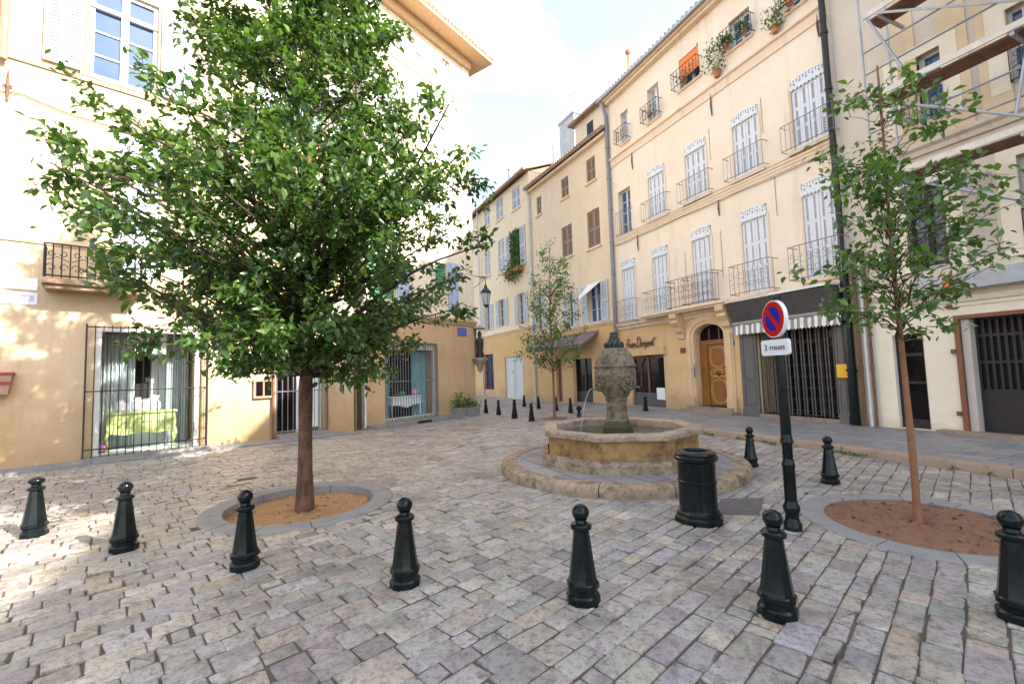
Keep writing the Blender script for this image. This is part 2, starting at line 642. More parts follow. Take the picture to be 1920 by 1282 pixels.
def wall(root, u0, u1, z0, z1, ops, mats, zsplit=None, depth=9.0, extra=None):
    """front skin with real openings (u0,u1,z0,z1,reveal,back material index or None) and a closed body behind"""
    b = MB()
    us = sorted({u0, u1, *[o[0] for o in ops], *[o[1] for o in ops]})
    zs = sorted({z0, z1, *[o[2] for o in ops], *[o[3] for o in ops], *([zsplit] if zsplit else [])})
    us = [u for u in us if u0 <= u <= u1]
    zs = [z for z in zs if z0 <= z <= z1]
    mi = lambda z: 1 if (zsplit and z < zsplit) else 0
    for a, c in zip(us, us[1:]):
        for d, e in zip(zs, zs[1:]):
            x, z = (a + c) / 2, (d + e) / 2
            if any(o[0] < x < o[1] and o[2] < z < o[3] for o in ops):
                continue
            b.quad((a, 0, d), (c, 0, d), (c, 0, e), (a, 0, e), mi(z))
    for o in ops:
        a, c, d, e, r = o[:5]
        k = mi((d + e) / 2)
        b.quad((a, 0, d), (a, -r, d), (a, -r, e), (a, 0, e), k)
        b.quad((c, 0, d), (c, -r, d), (c, -r, e), (c, 0, e), k)
        b.quad((a, 0, e), (a, -r, e), (c, -r, e), (c, 0, e), k)
        b.quad((a, 0, d), (a, -r, d), (c, -r, d), (c, 0, d), k)
        b.quad((a, -r, d), (c, -r, d), (c, -r, e), (a, -r, e), 2)
    zz = [z0, zsplit, z1] if zsplit else [z0, z1]
    for d, e in zip(zz, zz[1:]):
        k = mi((d + e) / 2)
        b.quad((u0, 0, d), (u0, -depth, d), (u0, -depth, e), (u0, 0, e), k)
        b.quad((u1, 0, d), (u1, -depth, d), (u1, -depth, e), (u1, 0, e), k)
        b.quad((u0, -depth, d), (u1, -depth, d), (u1, -depth, e), (u0, -depth, e), k)
    b.quad((u0, 0, z1), (u1, 0, z1), (u1, -depth, z1), (u0, -depth, z1), 0)
    return b.build('wall', [mats[0], mats[-1], 'dark'], root)


def louvre_leaf(parent, u0, u1, z0, z1, y, mf='white', ms='greywhite', cols=1, rows=3, th=.04, name='shutter', ang=0, hinge=None):
    """one louvred shutter leaf; ang (deg) swings it about its hinge side"""
    b = MB()
    w, h = u1 - u0, z1 - z0
    st = min(.075, w * .17)
    ra = .09
    xs = [i * w / cols for i in range(cols + 1)]
    for i in range(cols):
        a, c = xs[i] + .002, xs[i + 1] - .002
        b.box(a, a + st, 0, th, 0, h)
        b.box(c - st, c, 0, th, 0, h)
        zs = [ra + k * (h - ra) / rows for k in range(rows + 1)]
        b.box(a + st, c - st, .003, th - .003, 0, ra)
        for k in range(rows):
            zt = zs[k + 1] - ra
            b.box(a + st, c - st, .003, th - .003, zt, zs[k + 1])
            n = max(3, int((zt - zs[k]) / .075))
            for q in range(n):
                z = zs[k] + (q + .1) * (zt - zs[k]) / n
                dz = (zt - zs[k]) / n
                b.quad((a + st, th * .85, z), (c - st, th * .85, z), (c - st, th * .25, z + dz * .98), (a + st, th * .25, z + dz * .98), 1)
    o = b.build(name, [mf, ms], parent)
    o.location = (u0, y, z0)
    if ang:
        if hinge == 'hi':
            # hinge at u1: rotate about the far side
            o.rotation_euler = (0, 0, R_(ang))
            off = Matrix.Rotation(R_(ang), 3, 'Z') @ V3((w, 0, 0))
            o.location = (u1 - off.x, y - off.y, z0)
        else:
            o.rotation_euler = (0, 0, R_(ang))
    return o


def casement(root, u0, u1, z0, z1, y=-.2, mf='white', mg='glass', cols=2, rows=3, name='window', fr=.06):
    b = MB()
    b.box(u0, u1, y, y + .07, z0, z0 + fr)
    b.box(u0, u1, y, y + .07, z1 - fr, z1)
    b.box(u0, u0 + fr, y, y + .07, z0 + fr, z1 - fr)
    b.box(u1 - fr, u1, y, y + .07, z0 + fr, z1 - fr)
    for i in range(1, cols):
        x = u0 + (u1 - u0) * i / cols
        b.box(x - fr * .8, x + fr * .8, y + .002, y + .082, z0 + fr, z1 - fr)
    for i in range(cols):
        a = u0 + (u1 - u0) * i / cols + (fr if i == 0 else fr * .8)
        c = u0 + (u1 - u0) * (i + 1) / cols - (fr if i == cols - 1 else fr * .8)
        for k in range(1, rows):
            z = z0 + (z1 - z0) * k / rows
            b.box(a, c, y + .004, y + .05, z - .018, z + .018)
    o = b.build(name, mf, root)
    p = MB().box(u0 + .01, u1 - .01, y - .02, y + .02, z0 + .01, z1 - .01)
    p.build('pane', mg, o)
    return o


def lambrequin(parent, u0, u1, z0, z1, y=.0):
    """pierced white sheet-metal valance with a curved crest and small cut-outs"""
    n = 18
    top = []
    for i in range(n + 1):
        t = i / n
        top.append((u0 + (u1 - u0) * t, z1 - .10 * (z1 - z0) * 3 * abs(2 * t - 1) ** 2.2))
    b = MB()
    b.prism([(u0, z0)] + [(u1, z0)] + top[::-1], y, y + .03)
    bot = z0
    for i in range(9):
        t = (i + .5) / 9
        x = u0 + (u1 - u0) * t
        b.prism([(x - (u1 - u0) / 18, bot), (x + (u1 - u0) / 18, bot), (x, bot - .06)], y + .002, y + .028)
    rr = random.Random(int(u0 * 100))
    h = z1 - z0
    for i in range(11):
        t = (i + .5) / 11
        x = u0 + (u1 - u0) * t
        zt = z1 - .30 * h * abs(2 * t - 1) ** 2.2
        for zz, s in ((zt - .17 * h, .028), (zt - (.48 if i % 2 else .36) * h, .036 if i % 2 else .024)):
            if rr.random() < .85:
                q = [(x + s * math.cos(w) * .8, zz + s * math.sin(w)) for w in [2 * math.pi * k / 6 for k in range(6)]]
                b.prism(q, y + .029, y + .034, 1)
    return b.build('lambrequin', ['white', 'greyiron'], parent)


def railing(parent, u0, u1, z0, z1, y0, y1, mat='greyiron', style='bars', name='railing', step=.12, r=.009):
    """guard rail: front run at y1, returns to the wall at y0"""
    b = MB()
    for z in (z0 + .05, z1):
        b.tube([(u0, y0, z), (u0, y1, z), (u1, y1, z), (u1, y0, z)], r * 1.4, 4)
    n = max(2, int((u1 - u0) / step))
    for i in range(n + 1):
        u = u0 + (u1 - u0) * i / n
        b.tube([(u, y1, z0), (u, y1, z1)], r, 4)
    for u in (u0, u1):
        k = max(1, int((y1 - y0) / step))
        for j in range(1, k):
            y = y0 + (y1 - y0) * j / k
            b.tube([(u, y, z0), (u, y, z1)], r, 4)
    if style == 'scroll':
        h = z1 - z0
        m = max(1, int((u1 - u0) / .34))
        w = (u1 - u0) / m
        for i in range(m):
            uc = u0 + (i + .5) * w
            for sgn in (-1, 1):
                for zc, rad in ((z0 + h * .30, w * .22), (z0 + h * .72, w * .18)):
                    pts = []
                    for k in range(11):
                        t = k / 10
                        a = t * 3.6 * math.pi * .5 + (0 if zc < z0 + h * .5 else math.pi)
                        q = rad * (1 - .55 * t)
                        pts.append((uc + sgn * (w * .24 + q * math.cos(a) * .9), y1 + .004, zc + q * math.sin(a)))
                    b.tube(pts, r * .8, 3)
            b.tube([(uc - w * .45, y1 + .003, z0 + h * .5), (uc, y1 + .003, z0 + h * .62), (uc + w * .45, y1 + .003, z0 + h * .5)], r * .8, 3)
    return b.build(name, mat, parent)


def leaf_cloud(name, pts, dirs, L, parent, mat, seed=1, droop=.5, wratio=.27):
    """many folded leaves in one mesh: pts (n,3), outward dirs (n,3)"""
    g = np.random.default_rng(seed)
    n = len(pts)
    P = np.asarray(pts, float)
    D = np.asarray(dirs, float) + g.normal(0, .55, (n, 3))
    D[:, 2] -= droop * g.random(n)
    D /= np.linalg.norm(D, axis=1)[:, None]
    UP = g.normal(0, .55, (n, 3)) + np.array([0, 0, 1.0])
    Sd = np.cross(D, UP)
    Sd /= np.linalg.norm(Sd, axis=1)[:, None] + 1e-9
    Nn = np.cross(Sd, D)
    l = (L * g.uniform(.6, 1.25, n))[:, None]
    w = l * wratio
    cv = g.uniform(.05, .30, n)[:, None]

    def at(t, sd, up=0):
        return P + D * l * t + Sd * w * sd + Nn * l * (up - cv * t * t)
    v = np.stack([at(0, 0), at(.22, .72, .06), at(.52, .95, .09), at(1, 0), at(.52, -.95, .09), at(.22, -.72, .06), at(.3, 0), at(.62, 0)], 1).reshape(-1, 3)
    o = np.arange(n)[:, None] * 8
    f = np.concatenate([o + np.array([t]) for t in ((0, 6, 1), (6, 2, 1), (6, 7, 2), (7, 3, 2), (0, 5, 6), (6, 5, 4), (6, 4, 7), (7, 4, 3))], 1).reshape(-1, 3)
    me = bpy.data.meshes.new(name)
    me.vertices.add(len(v))
    me.vertices.foreach_set('co', v.ravel())
    me.loops.add(f.size)
    me.loops.foreach_set('vertex_index', f.ravel().astype(np.int32))
    me.polygons.add(len(f))
    me.polygons.foreach_set('loop_start', np.arange(0, f.size, 3, dtype=np.int32))
    me.update(calc_edges=True)
    me.validate()
    t = np.repeat(np.clip(g.beta(1.5, 2.2, n), 0, 1), 8)
    a = me.attributes.new('tint', 'FLOAT', 'POINT')
    a.data.foreach_set('value', t.astype(np.float32))
    me.materials.append(M[mat])
    me.polygons.foreach_set('use_smooth', [True] * len(me.polygons))
    ob = bpy.data.objects.new(name, me)
    COL.objects.link(ob)
    if parent:
        ob.parent = parent
    return ob


def interp(tab, z):
    for (a, b), (c, d) in zip(tab, tab[1:]):
        if a <= z <= c:
            return b + (d - b) * (z - a) / (c - a)
    return 0


def tree(loc, label, prof, nb, npl, L, r0, ztop, seed, bark, leaf, lean=(0, 0), bias=None, spread=.16, up=.55, group=None, subs=7, sublen=.5, brk=1.0, name='broadleaf_tree'):
    g = random.Random(seed)
    root = empty(name, loc, 0, label=label, cat='tree', group=group)
    tb = MB()
    bb = MB()
    nT = 22
    tp = []
    for i in range(nT + 1):
        z = ztop * i / nT
        k = i / nT
        tp.append(V3((lean[0] * z + .05 * math.sin(3.1 * k * 2 + seed) * k, lean[1] * z + .05 * math.cos(2.3 * k * 2 + seed) * k, z)))
    z0 = prof[0][0]
    mnoise = __import__('mathutils').noise
    rr = [max(.006, r0 * (1 - .75 * (i / nT) ** .8)) * (1.28 if i == 0 else 1) for i in range(nT + 1)]
    tb.tube([p + V3((0, 0, -.15 if i == 0 else 0)) for i, p in enumerate(tp)], rr, 16)
    nv = []
    for i, v in enumerate(tb.v):
        ctr_ = tp[min(nT, i // 16)]
        d_ = V3((v[0] - ctr_.x, v[1] - ctr_.y, 0))
        q_ = 1 + .16 * mnoise.noise(V3((v[0] * 16, v[1] * 16, v[2] * 1.7 + seed))) + .08 * mnoise.noise(V3((v[0] * 40, v[1] * 40, v[2] * 3)))
        nv.append((ctr_.x + d_.x * q_, ctr_.y + d_.y * q_, v[2]))
    tb.v = nv

    def trunk_at(z):
        k = max(0, min(nT - .001, z / ztop * nT))
        i = int(k)
        return tp[i].lerp(tp[i + 1], k - i), rr[i] + (rr[i + 1] - rr[i]) * (k - i)
    pts, dirs = [], []
    az = g.random() * 6
    zmax = prof[-1][0]
    made = 0
    while made < nb:
        z = g.uniform(z0, zmax)
        R = interp(prof, z)
        if g.random() > (R / max(p[1] for p in prof)) ** 1.3 + .08:
            continue
        made += 1
        az += 2.4 + g.uniform(-.5, .5)
        R *= g.uniform(.42, 1.06) ** .8
        if bias:
            R *= 1 + bias[0] * math.cos(az - bias[1])
        zs = max(z0 * .97, z - R * up * g.uniform(.7, 1.25))
        s, tr = trunk_at(min(zs, ztop * .97))
        e = V3((lean[0] * z + math.cos(az) * R, lean[1] * z + math.sin(az) * R, z))
        d = e - s
        c1 = s + d * .4 + V3((0, 0, d.length * .12))
        path = []
        wob = [g.gauss(0, .07), g.gauss(0, .07), g.gauss(0, .06), g.uniform(0, 6), g.uniform(0, 6)]
        for k in range(9):
            t = k / 8
            p = s * (1 - t) ** 2 + c1 * 2 * t * (1 - t) + e * t * t
            path.append(p + V3((wob[0] * math.sin(3.2 * t + wob[3]), wob[1] * math.sin(4.1 * t + wob[4]), wob[2] * math.sin(3.6 * t))) * t * d.length + V3((g.gauss(0, .018), g.gauss(0, .018), g.gauss(0, .018))) * (1 if k else 0))
        br = min(tr * .55, .008 + .011 * d.length) * brk
        bb.tube(path, [br * (1 - .85 * k / 8) + .0015 for k in range(9)], 4, cap=False)
        n = int(npl * (.45 + .55 * min(1, d.length / 1.6)))
        nsub = max(2, int(subs * (.5 + .5 * min(1, d.length / 1.8))))
        for sb in range(nsub):
            t = 1 - (g.random() ** 1.2) * .72 if sb else .97
            k = t * 8
            i = min(7, int(k))
            p = path[i].lerp(path[i + 1], k - i)
            ax = (path[i + 1] - path[i]).normalized()
            sl = g.uniform(.55, 1.25) * sublen * (1.25 - .6 * t)
            dv = (ax * .7 + V3((g.gauss(0, .6), g.gauss(0, .6), g.gauss(.05, .45)))).normalized()
            q = p + dv * sl + V3((0, 0, -.10 * sl))
            if q.z < z0 - .2:
                q.z = z0 - .2 + g.random() * .15
            bb.tube([p, p.lerp(q, .55) + V3((0, 0, .05 * sl)), q], [.0055 * brk, .004 * brk, .0015], 3, cap=False)
            for w in range(max(3, n // nsub)):
                f = g.random() ** .8
                pp = p.lerp(q, f) + V3((g.gauss(0, spread * .45), g.gauss(0, spread * .45), g.gauss(0, spread * .4)))
                pts.append(pp[:])
                dd = dv * .8 + V3((g.gauss(0, .6), g.gauss(0, .6), g.gauss(-.1, .5)))
                dirs.append(dd[:])
    tb.build('trunk', bark, root, smooth=60)
    bb.build('branches', 'twig', root, smooth='all')
    leaf_cloud('crown', pts, dirs, L, root, leaf, seed)
    return root


# ================================================================== FACADES (frames)
FM = Fac(hitz(893, 771, .1), 36, flip=True)      # cream house, far left
J = FM.hit(664, 807)
FL = Fac(J, 47, flip=True)                       # near left house
FR = Fac(hitz(1395, 778, .13), -24)              # peach house, right
uRB = FR.pt(1147, 430)[0]
FB = Fac(FR.w(uRB, 0, 0), -27)                   # apricot row behind
uRS = FR.pt(1612, 700)[0]                        # joint with the scaffolded house
SW = .13

# ================================================================== GROUND
T1 = V3((-2.92, 6.2, 0)); T1R = .92
T2 = V3((4.22, 4.74, 0)); T2R = .86
T3 = hitz(1040, 785)
FC = V3((1.81, 7.92, 0)); FRAD = 2.05

# kerb line (front foot) of the raised pavement on the right
K0, K1, K2 = hitz(1310, 813), hitz(1560, 847), hitz(1925, 901)
kd = (K2 - K0).normalized()
kerb = [K0 - kd * 5.5, K0, K1, K2, K2 + kd * 12]
kerb = [V3((p.x, p.y, 0)) for p in kerb]


def make_ground():
    bm = bmesh.new()
    B = 160
    edges = []
    ring = [bm.verts.new((x, y, -.012)) for x, y in ((-B, -B), (B, -B), (B, B), (-B, B))]
    edges += [bm.edges.new((ring[i], ring[(i + 1) % 4])) for i in range(4)]
    n = 40
    c = [bm.verts.new((T1.x + T1R * 1.04 * math.cos(2 * math.pi * k / n), T1.y + T1R * 1.04 * math.sin(2 * math.pi * k / n), -.012)) for k in range(n)]
    edges += [bm.edges.new((c[i], c[(i + 1) % n])) for i in range(n)]
    bmesh.ops.triangle_fill(bm, use_beauty=True, edges=edges)
    bmesh.ops.recalc_face_normals(bm, faces=bm.faces)
    me = bpy.data.meshes.new('ground')
    bm.to_mesh(me)
    me.materials.append(M['mortar'])
    o = bpy.data.objects.new('ground', me)
    COL.objects.link(o)
    sv(o, kind='structure')


make_ground()


def make_setts():
    g = np.random.default_rng(11)
    a = R_(46)
    e1 = np.array([math.sin(a), math.cos(a)])
    e2 = np.array([math.cos(a), -math.sin(a)])
    cx, cy, hl, hw, tint, keep = [], [], [], [], [], []
    rows = []
    s = -34.0
    pal = np.array([[.38, .365, .355], [.41, .39, .375], [.35, .34, .345], [.43, .40, .36], [.46, .415, .345], [.40, .38, .39],
                    [.48, .45, .40], [.44, .37, .29], [.31, .295, .29], [.39, .365, .335]])
    pw = np.array([.17, .16, .12, .13, .09, .12, .07, .035, .055, .05])
    pw /= pw.sum()
    while s < 12:
        w = float(np.clip(g.normal(.165, .024), .12, .23))
        t = -10 + g.uniform(0, .4)
        while t < 46:
            l = float(np.clip(g.normal(.235, .07), .12, .42))
            c = e1 * (t + l / 2) + e2 * (s + w / 2)
            rows.append((c[0], c[1], l / 2, w / 2))
            t += l
        s += w
    A = np.array(rows)
    x, y = A[:, 0], A[:, 1]
    k = (y > .7) & (y < 36) & (x > -13) & (x < 11)
    k &= np.hypot(x - T1.x, y - T1.y) > T1R + .20
    k &= np.hypot(x - T2.x, y - T2.y) > T2R + .16
    k &= np.hypot(x - FC.x, y - FC.y) > FRAD - .2
    kk = np.array([kd.x, kd.y]); kn = np.array([kd.y, -kd.x])
    side = (x - K0.x) * (-kd.y) + (y - K0.y) * kd.x      # >0 : beyond the kerb
    along = (x - K0.x) * kd.x + (y - K0.y) * kd.y
    k &= ~((side > .08) & (along > -5.4))
    # outside the visible cone: drop
    k &= (np.abs(x) < 1.35 * y + 2.2)
    A = A[k]
    n = len(A)
    th = g.normal(0, .010, n) + a * 0
    gap = g.uniform(.002, .0075, n)
    ang8 = []
    c1, s1 = np.cos(th), np.sin(th)
    hl, hw = A[:, 2] - gap, A[:, 3] - gap
    cut = np.minimum(hl, hw) * g.uniform(.05, .17, n)
    lx = np.stack([hl - cut, hl, hl, hl - cut, -hl + cut, -hl, -hl, -hl + cut], 1)
    ly = np.stack([-hw, -hw + cut, hw - cut, hw, hw, hw - cut, -hw + cut, -hw], 1)
    lx = lx + g.normal(0, .0045, lx.shape)
    ly = ly + g.normal(0, .0045, ly.shape)
    zt = np.minimum(g.normal(0, .003, n) - .002, .004)
    tl = g.normal(0, .011, (n, 2))
    rings = []
    for sc, dz in ((1.0, -.05), (1.0, -.009), (.97, -.002), (.92, 0.0)):
        f = sc if sc == 1 else None
        ins = (1 - sc)
        sx = lx - np.sign(lx) * ins * .16
        sy = ly - np.sign(ly) * ins * .16
        rx = sx * c1[:, None] - sy * s1[:, None]
        ry = sx * s1[:, None] + sy * c1[:, None]
        X = A[:, 0, None] + rx * e1[0] + ry * e2[0]
        Y = A[:, 1, None] + rx * e1[1] + ry * e2[1]
        Z = zt[:, None] + dz + (rx * tl[:, :1] + ry * tl[:, 1:]) * (dz > -.04)
        rings.append(np.stack([X, Y, Z], 2))
    v = np.stack(rings, 1).reshape(-1, 3)          # n,4,8,3
    base = (np.arange(n) * 32)[:, None, None]
    q = []
    for r in range(3):
        for i in range(8):
            j = (i + 1) % 8
            q.append([r * 8 + i, r * 8 + j, (r + 1) * 8 + j, (r + 1) * 8 + i])
    q = np.array(q)[None]
    fq = (base + q).reshape(-1, 4)[:, ::-1]
    ft = ((np.arange(n) * 32)[:, None] + np.arange(24, 32)[None])[:, ::-1]
    loops = np.concatenate([fq.ravel(), ft.ravel()]).astype(np.int32)
    st = np.concatenate([np.arange(len(fq)) * 4, len(fq) * 4 + np.arange(n) * 8]).astype(np.int32)
    me = bpy.data.meshes.new('paving')
    me.vertices.add(len(v))
    me.vertices.foreach_set('co', v.ravel())
    me.loops.add(len(loops))
    me.loops.foreach_set('vertex_index', loops)
    me.polygons.add(len(st))
    me.polygons.foreach_set('loop_start', st)
    me.update(calc_edges=True)
    me.validate()
    bm = bmesh.new(); bm.from_mesh(me)
    bmesh.ops.recalc_face_normals(bm, faces=bm.faces)
    bm.to_mesh(me); bm.free()
    col = np.array([.87, .815, .75]) * pal[g.choice(len(pal), n, p=pw)] * g.normal(1, .11, (n, 1)) + g.normal(0, .010, (n, 3))
    col = np.clip(col, .05, .8)
    c4 = np.concatenate([np.repeat(col, 32, 0), np.ones((n * 32, 1))], 1)
    at = me.color_attributes.new('tint', 'FLOAT_COLOR', 'POINT')
    at.data.foreach_set('color', c4.ravel().astype(np.float32))
    me.materials.append(M['sett'])
    me.polygons.foreach_set('use_smooth', [True] * len(me.polygons))
    o = bpy.data.objects.new('paving', me)
    COL.objects.link(o)
    sv(o, kind='structure')
    print('setts', n)


make_setts()

# raised pavement with kerb stones
nrm = V3((-kd.y, kd.x, 0))
if nrm.dot(FR.O - K0) < 0:
    nrm = -nrm
b = MB()
inner = [p + nrm * .26 for p in kerb]
far = [FR.w(FR.pt(1925, 823)[0] - 8, -.3, 0), FR.w(uRB + 4, -.3, 0)]
poly = [(p.x, p.y) for p in inner] + [(p.x, p.y) for p in far]
b.prism_z(poly, -.05, SW)
o = b.build('sidewalk', 'walk'); sv(o, kind='structure')
b = MB()
L = 0
tot = (kerb[-1] - kerb[0]).length
rk = random.Random(3)
t = 0
while t < tot - .4:
    l = rk.uniform(.9, 1.5)
    e = min(t + l, tot)

    def kp(d):
        q = 0
        for a, c in zip(kerb, kerb[1:]):
            s = (c - a).length
            if q + s >= d:
                return a + (c - a) * ((d - q) / s)
            q += s
        return kerb[-1]
    A_, B_ = kp(t + .006), kp(e - .006)
    h = SW + rk.uniform(.002, .009)
    j = rk.uniform(-.006, .006)
    w = .265
    q = [(A_ + nrm * j), (B_ + nrm * j), (B_ + nrm * w), (A_ + nrm * w)]
    ins = .022
    q2 = [q[0] + nrm * ins, q[1] + nrm * ins, q[2], q[3]]
    vs = [(p.x, p.y, -.05) for p in q] + [(p.x, p.y, h - .02) for p in q] + [(p.x, p.y, h) for p in q2]
    fs = []
    for r in (0, 4):
        fs += [(r + i, r + (i + 1) % 4, r + 4 + (i + 1) % 4, r + 4 + i) for i in range(4)]
    fs += [(8, 9, 10, 11)]
    b.add(vs, fs)
    t = e
o = b.build('kerb', 'kerbst', smooth=50); sv(o, kind='structure')


g_ = np.random.default_rng(77)
P_, D_ = [], []
for t_ in np.concatenate([g_.uniform(6, 14, 26), g_.uniform(5, 7, 8)]):
    c_ = kp(float(t_)) - nrm * .02
    for _ in range(int(g_.integers(5, 16))):
        P_.append((c_.x + g_.normal(0, .035), c_.y + g_.normal(0, .035), g_.uniform(.0, .03)))
        D_.append((g_.normal(0, .5), g_.normal(0, .5), 1.0))
o = leaf_cloud('weeds', P_, D_, .06, None, 'leaf2', 5)
sv(o, 'tiny green weeds sprouting along the foot of the pinkish kerb', 'weeds', None, 'stuff')


def disc_ring(name, c, r0, r1, z0, z1, mat, n=56, segs=0, jitter=0, seed=0):
    b = MB()
    g = random.Random(seed)
    segs = segs or n
    per = max(2, n // segs)
    for sgm in range(segs):
        a0 = 2 * math.pi * sgm / segs + .006 / r1
        a1 = 2 * math.pi * (sgm + 1) / segs - .006 / r1
        dz = g.uniform(-jitter, jitter)
        vs, fs = [], []
        for k in range(per + 1):
            w = a0 + (a1 - a0) * k / per
            cs, sn = math.cos(w), math.sin(w)
            for r, z in ((r0, z0), (r0, z1 - .008 + dz), (r0 + .01, z1 + dz), (r1 - .01, z1 + dz), (r1, z1 - .008 + dz), (r1, z0)):
                vs.append((c.x + r * cs, c.y + r * sn, z))
        for k in range(per):
            for i in range(5):
                fs.append((k * 6 + i, k * 6 + i + 1, (k + 1) * 6 + i + 1, (k + 1) * 6 + i))
        fs += [tuple(range(6)), tuple(range(per * 6 + 5, per * 6 - 1, -1))]
        b.add(vs, fs)
    return b.build(name, mat, smooth=30)


def earth(name, c, r, z, mat, h=.03, seed=1):
    g = random.Random(seed)
    b = MB()
    nr, na = 12, 44
    vs = [(c.x, c.y, z + h)]
    for i in range(1, nr + 1):
        q = r * i / nr
        for k in range(na):
            w = 2 * math.pi * k / na
            vs.append((c.x + q * math.cos(w), c.y + q * math.sin(w), z + h * (1 - (i / nr) ** 2) + (g.gauss(0, .012) if i < nr else -.004)))
    fs = [(0, 1 + k, 1 + (k + 1) % na) for k in range(na)]
    for i in range(nr - 1):
        fs += [(1 + i * na + k, 1 + (i + 1) * na + k, 1 + (i + 1) * na + (k + 1) % na, 1 + i * na + (k + 1) % na) for k in range(na)]
    b.add(vs, fs)
    o = b.build(name, mat, smooth='all')
    sv(o, kind='structure')
    return o


def litter(name, c, r, z, n, seed, lab):
    g = np.random.default_rng(seed)
    a, q = g.uniform(0, 6.28, n), r * np.sqrt(g.random(n))
    P = np.stack([c.x + q * np.cos(a), c.y + q * np.sin(a), np.full(n, z) + g.uniform(0, .012, n)], 1)
    D = np.stack([g.normal(0, 1, n), g.normal(0, 1, n), g.normal(0, .12, n)], 1)
    o = leaf_cloud(name, P, D, .055, None, 'dead', seed, .1)
    sv(o, lab, name.replace('_', ' '), None, 'stuff')


litter('leaf_litter', T1, T1R * .93, -.082, 60, 41, 'scattered dead leaves on the sandy earth round the big tree')
litter('leaf_litter', T2, T2R * .95, .016, 110, 42, 'scattered dead leaves and twigs on the red earth round the young tree')
earth('soil', T1, T1R * 1.03, -.10, 'earth1', .02, 2)
earth('soil', T2, T2R + .03, -.004, 'earth2', .03, 3)
earth('soil', V3((T3.x, T3.y, 0)), .55, -.004, 'earth2', .02, 4)
o = disc_ring('tree_ring', T1, T1R, T1R + .27, -.13, .012, 'collar', 48, 12, .003, 1)
sv(o, 'grey stone ring around the sunken sandy earth of the big tree', 'tree ring')
o = disc_ring('tree_ring', T2, T2R, T2R + .24, -.05, .010, 'collar', 48, 12, .002, 2)
sv(o, 'pale stone ring flush with the setts around the young tree on the right', 'tree ring')
o = disc_ring('tree_ring', V3((T3.x, T3.y, 0)), .55, .72, -.05, .012, 'collar', 32, 8, .002, 3)
sv(o, 'small stone ring around the slim tree beyond the fountain', 'tree ring')

# metal cover set in the paving by the bin
q = [hitz(*p) for p in ((1352, 935), (1432, 934), (1424, 966), (1340, 962))]
b = MB()
b.prism_z([(p.x, p.y) for p in q], -.03, .008)
cx = sum((p for p in q), V3()) / 4
b.prism_z([((p.x - cx.x) * .93 + cx.x, (p.y - cx.y) * .93 + cx.y) for p in q], .006, .012)
for i_ in range(7):
    for j_ in range(4):
        s_, t_ = (i_ + .5) / 7, (j_ + .5) / 4
        p_ = (q[0] * (1 - s_) + q[1] * s_) * (1 - t_) + (q[3] * (1 - s_) + q[2] * s_) * t_
        p_ = cx + (p_ - cx) * .9
        b.lathe([(.022, .010), (.018, .018), (.0, .019)], 6, (p_.x, p_.y, 0))
o = b.build('drain_cover', simple('dull_cover_metal', (.12, .11, .11), .6, .3, bmp=.4, bscale=80))
sv(o, 'dark metal drain cover set in the setts behind the litter bin', 'drain cover')

# worn slabs along the foot of the two left-hand houses
def slab_strip(Fx, pxs, depth, z, mat, name):
    u0 = Fx.pt(*pxs[0])[0]; u1 = Fx.pt(*pxs[1])[0]
    lo, hi = min(u0, u1), max(u0, u1)
    b = MB()
    g = random.Random(int(abs(lo) * 10))
    u = lo
    while u < hi - .05:
        l = min(g.uniform(.7, 1.3), hi - u)
        p = [Fx.w(u + .006, .0, 0), Fx.w(u + l - .006, .0, 0), Fx.w(u + l - .006, depth + g.uniform(-.02, .02), 0), Fx.w(u + .006, depth + g.uniform(-.02, .02), 0)]
        b.prism_z([(q.x, q.y) for q in p], -.1, z + g.uniform(0, .008))
        u += l
    o = b.build(name, mat)
    sv(o, kind='structure')
    return o


slab_strip(FL, ((640, 812), (-300, 925)), .75, .035, 'collar', 'path')
slab_strip(FM, ((686, 804), (852, 779)), .55, .11, 'collar', 'path')
slab_strip(FL, ((618, 812), (515, 822)), .42, .13, 'collar', 'path')

# ================================================================== R : peach house
def string_course(root, u0, u1, z, prof, mat='r_trim', name='string_course'):
    """moulding swept along the wall: prof = [(y,z)...]"""
    b = MB()
    vs = [(u0, y, z + dz) for y, dz in prof] + [(u1, y, z + dz) for y, dz in prof]
    n = len(prof)
    fs = [(i, i + 1, n + i + 1, n + i) for i in range(n - 1)] + [tuple(range(n)), tuple(range(2 * n - 1, n - 1, -1)), (n - 1, 0, n, 2 * n - 1)]
    b.add(vs, fs)
    return b.build(name, mat, root)


PROF = [(0, -.16), (.03, -.16), (.03, -.10), (.055, -.06), (.055, 0), (.085, .03), (.085, .08), (0, .10)]
PROF2 = [(0, -.10), (.04, -.10), (.06, -.04), (.10, 0), (.10, .06), (0, .08)]

Rr = FR.root('town_house', label='peach rendered four storey house with closed white shutters above a carved wooden door', cat='house')
r_eave = FR.pt(1250, 93)[1]
zs1 = FR.pt(1256, 594)[1]            # first-floor string
zs2 = FR.pt(1390, 347)[1]            # second string
zs3 = FR.pt(1350, 152)[1]            # third (under attic windows)
W2 = [(1484, 1553, 132, 271), (1374, 1425, 207, 329), (1285, 1326, 266, 372), (1216, 1248, 313, 408)]
W1 = [(1507, 1572, 332, 520), (1393, 1443, 388, 549), (1300, 1337, 427, 568), (1225, 1255, 463, 588), (1168, 1193, 487, 604)]
W3 = [(1164, 1178, 208, 268), (1214, 1236, 160, 226), (1273, 1311, 98, 158), (1366, 1407, 26, 84), (1473, 1516, -58, 12)]
ops, wins = [], []
for k, q in enumerate(W2):
    r = FR.rect(*q); wins.append(('sh', r, 2)); ops.append((*r, .25))
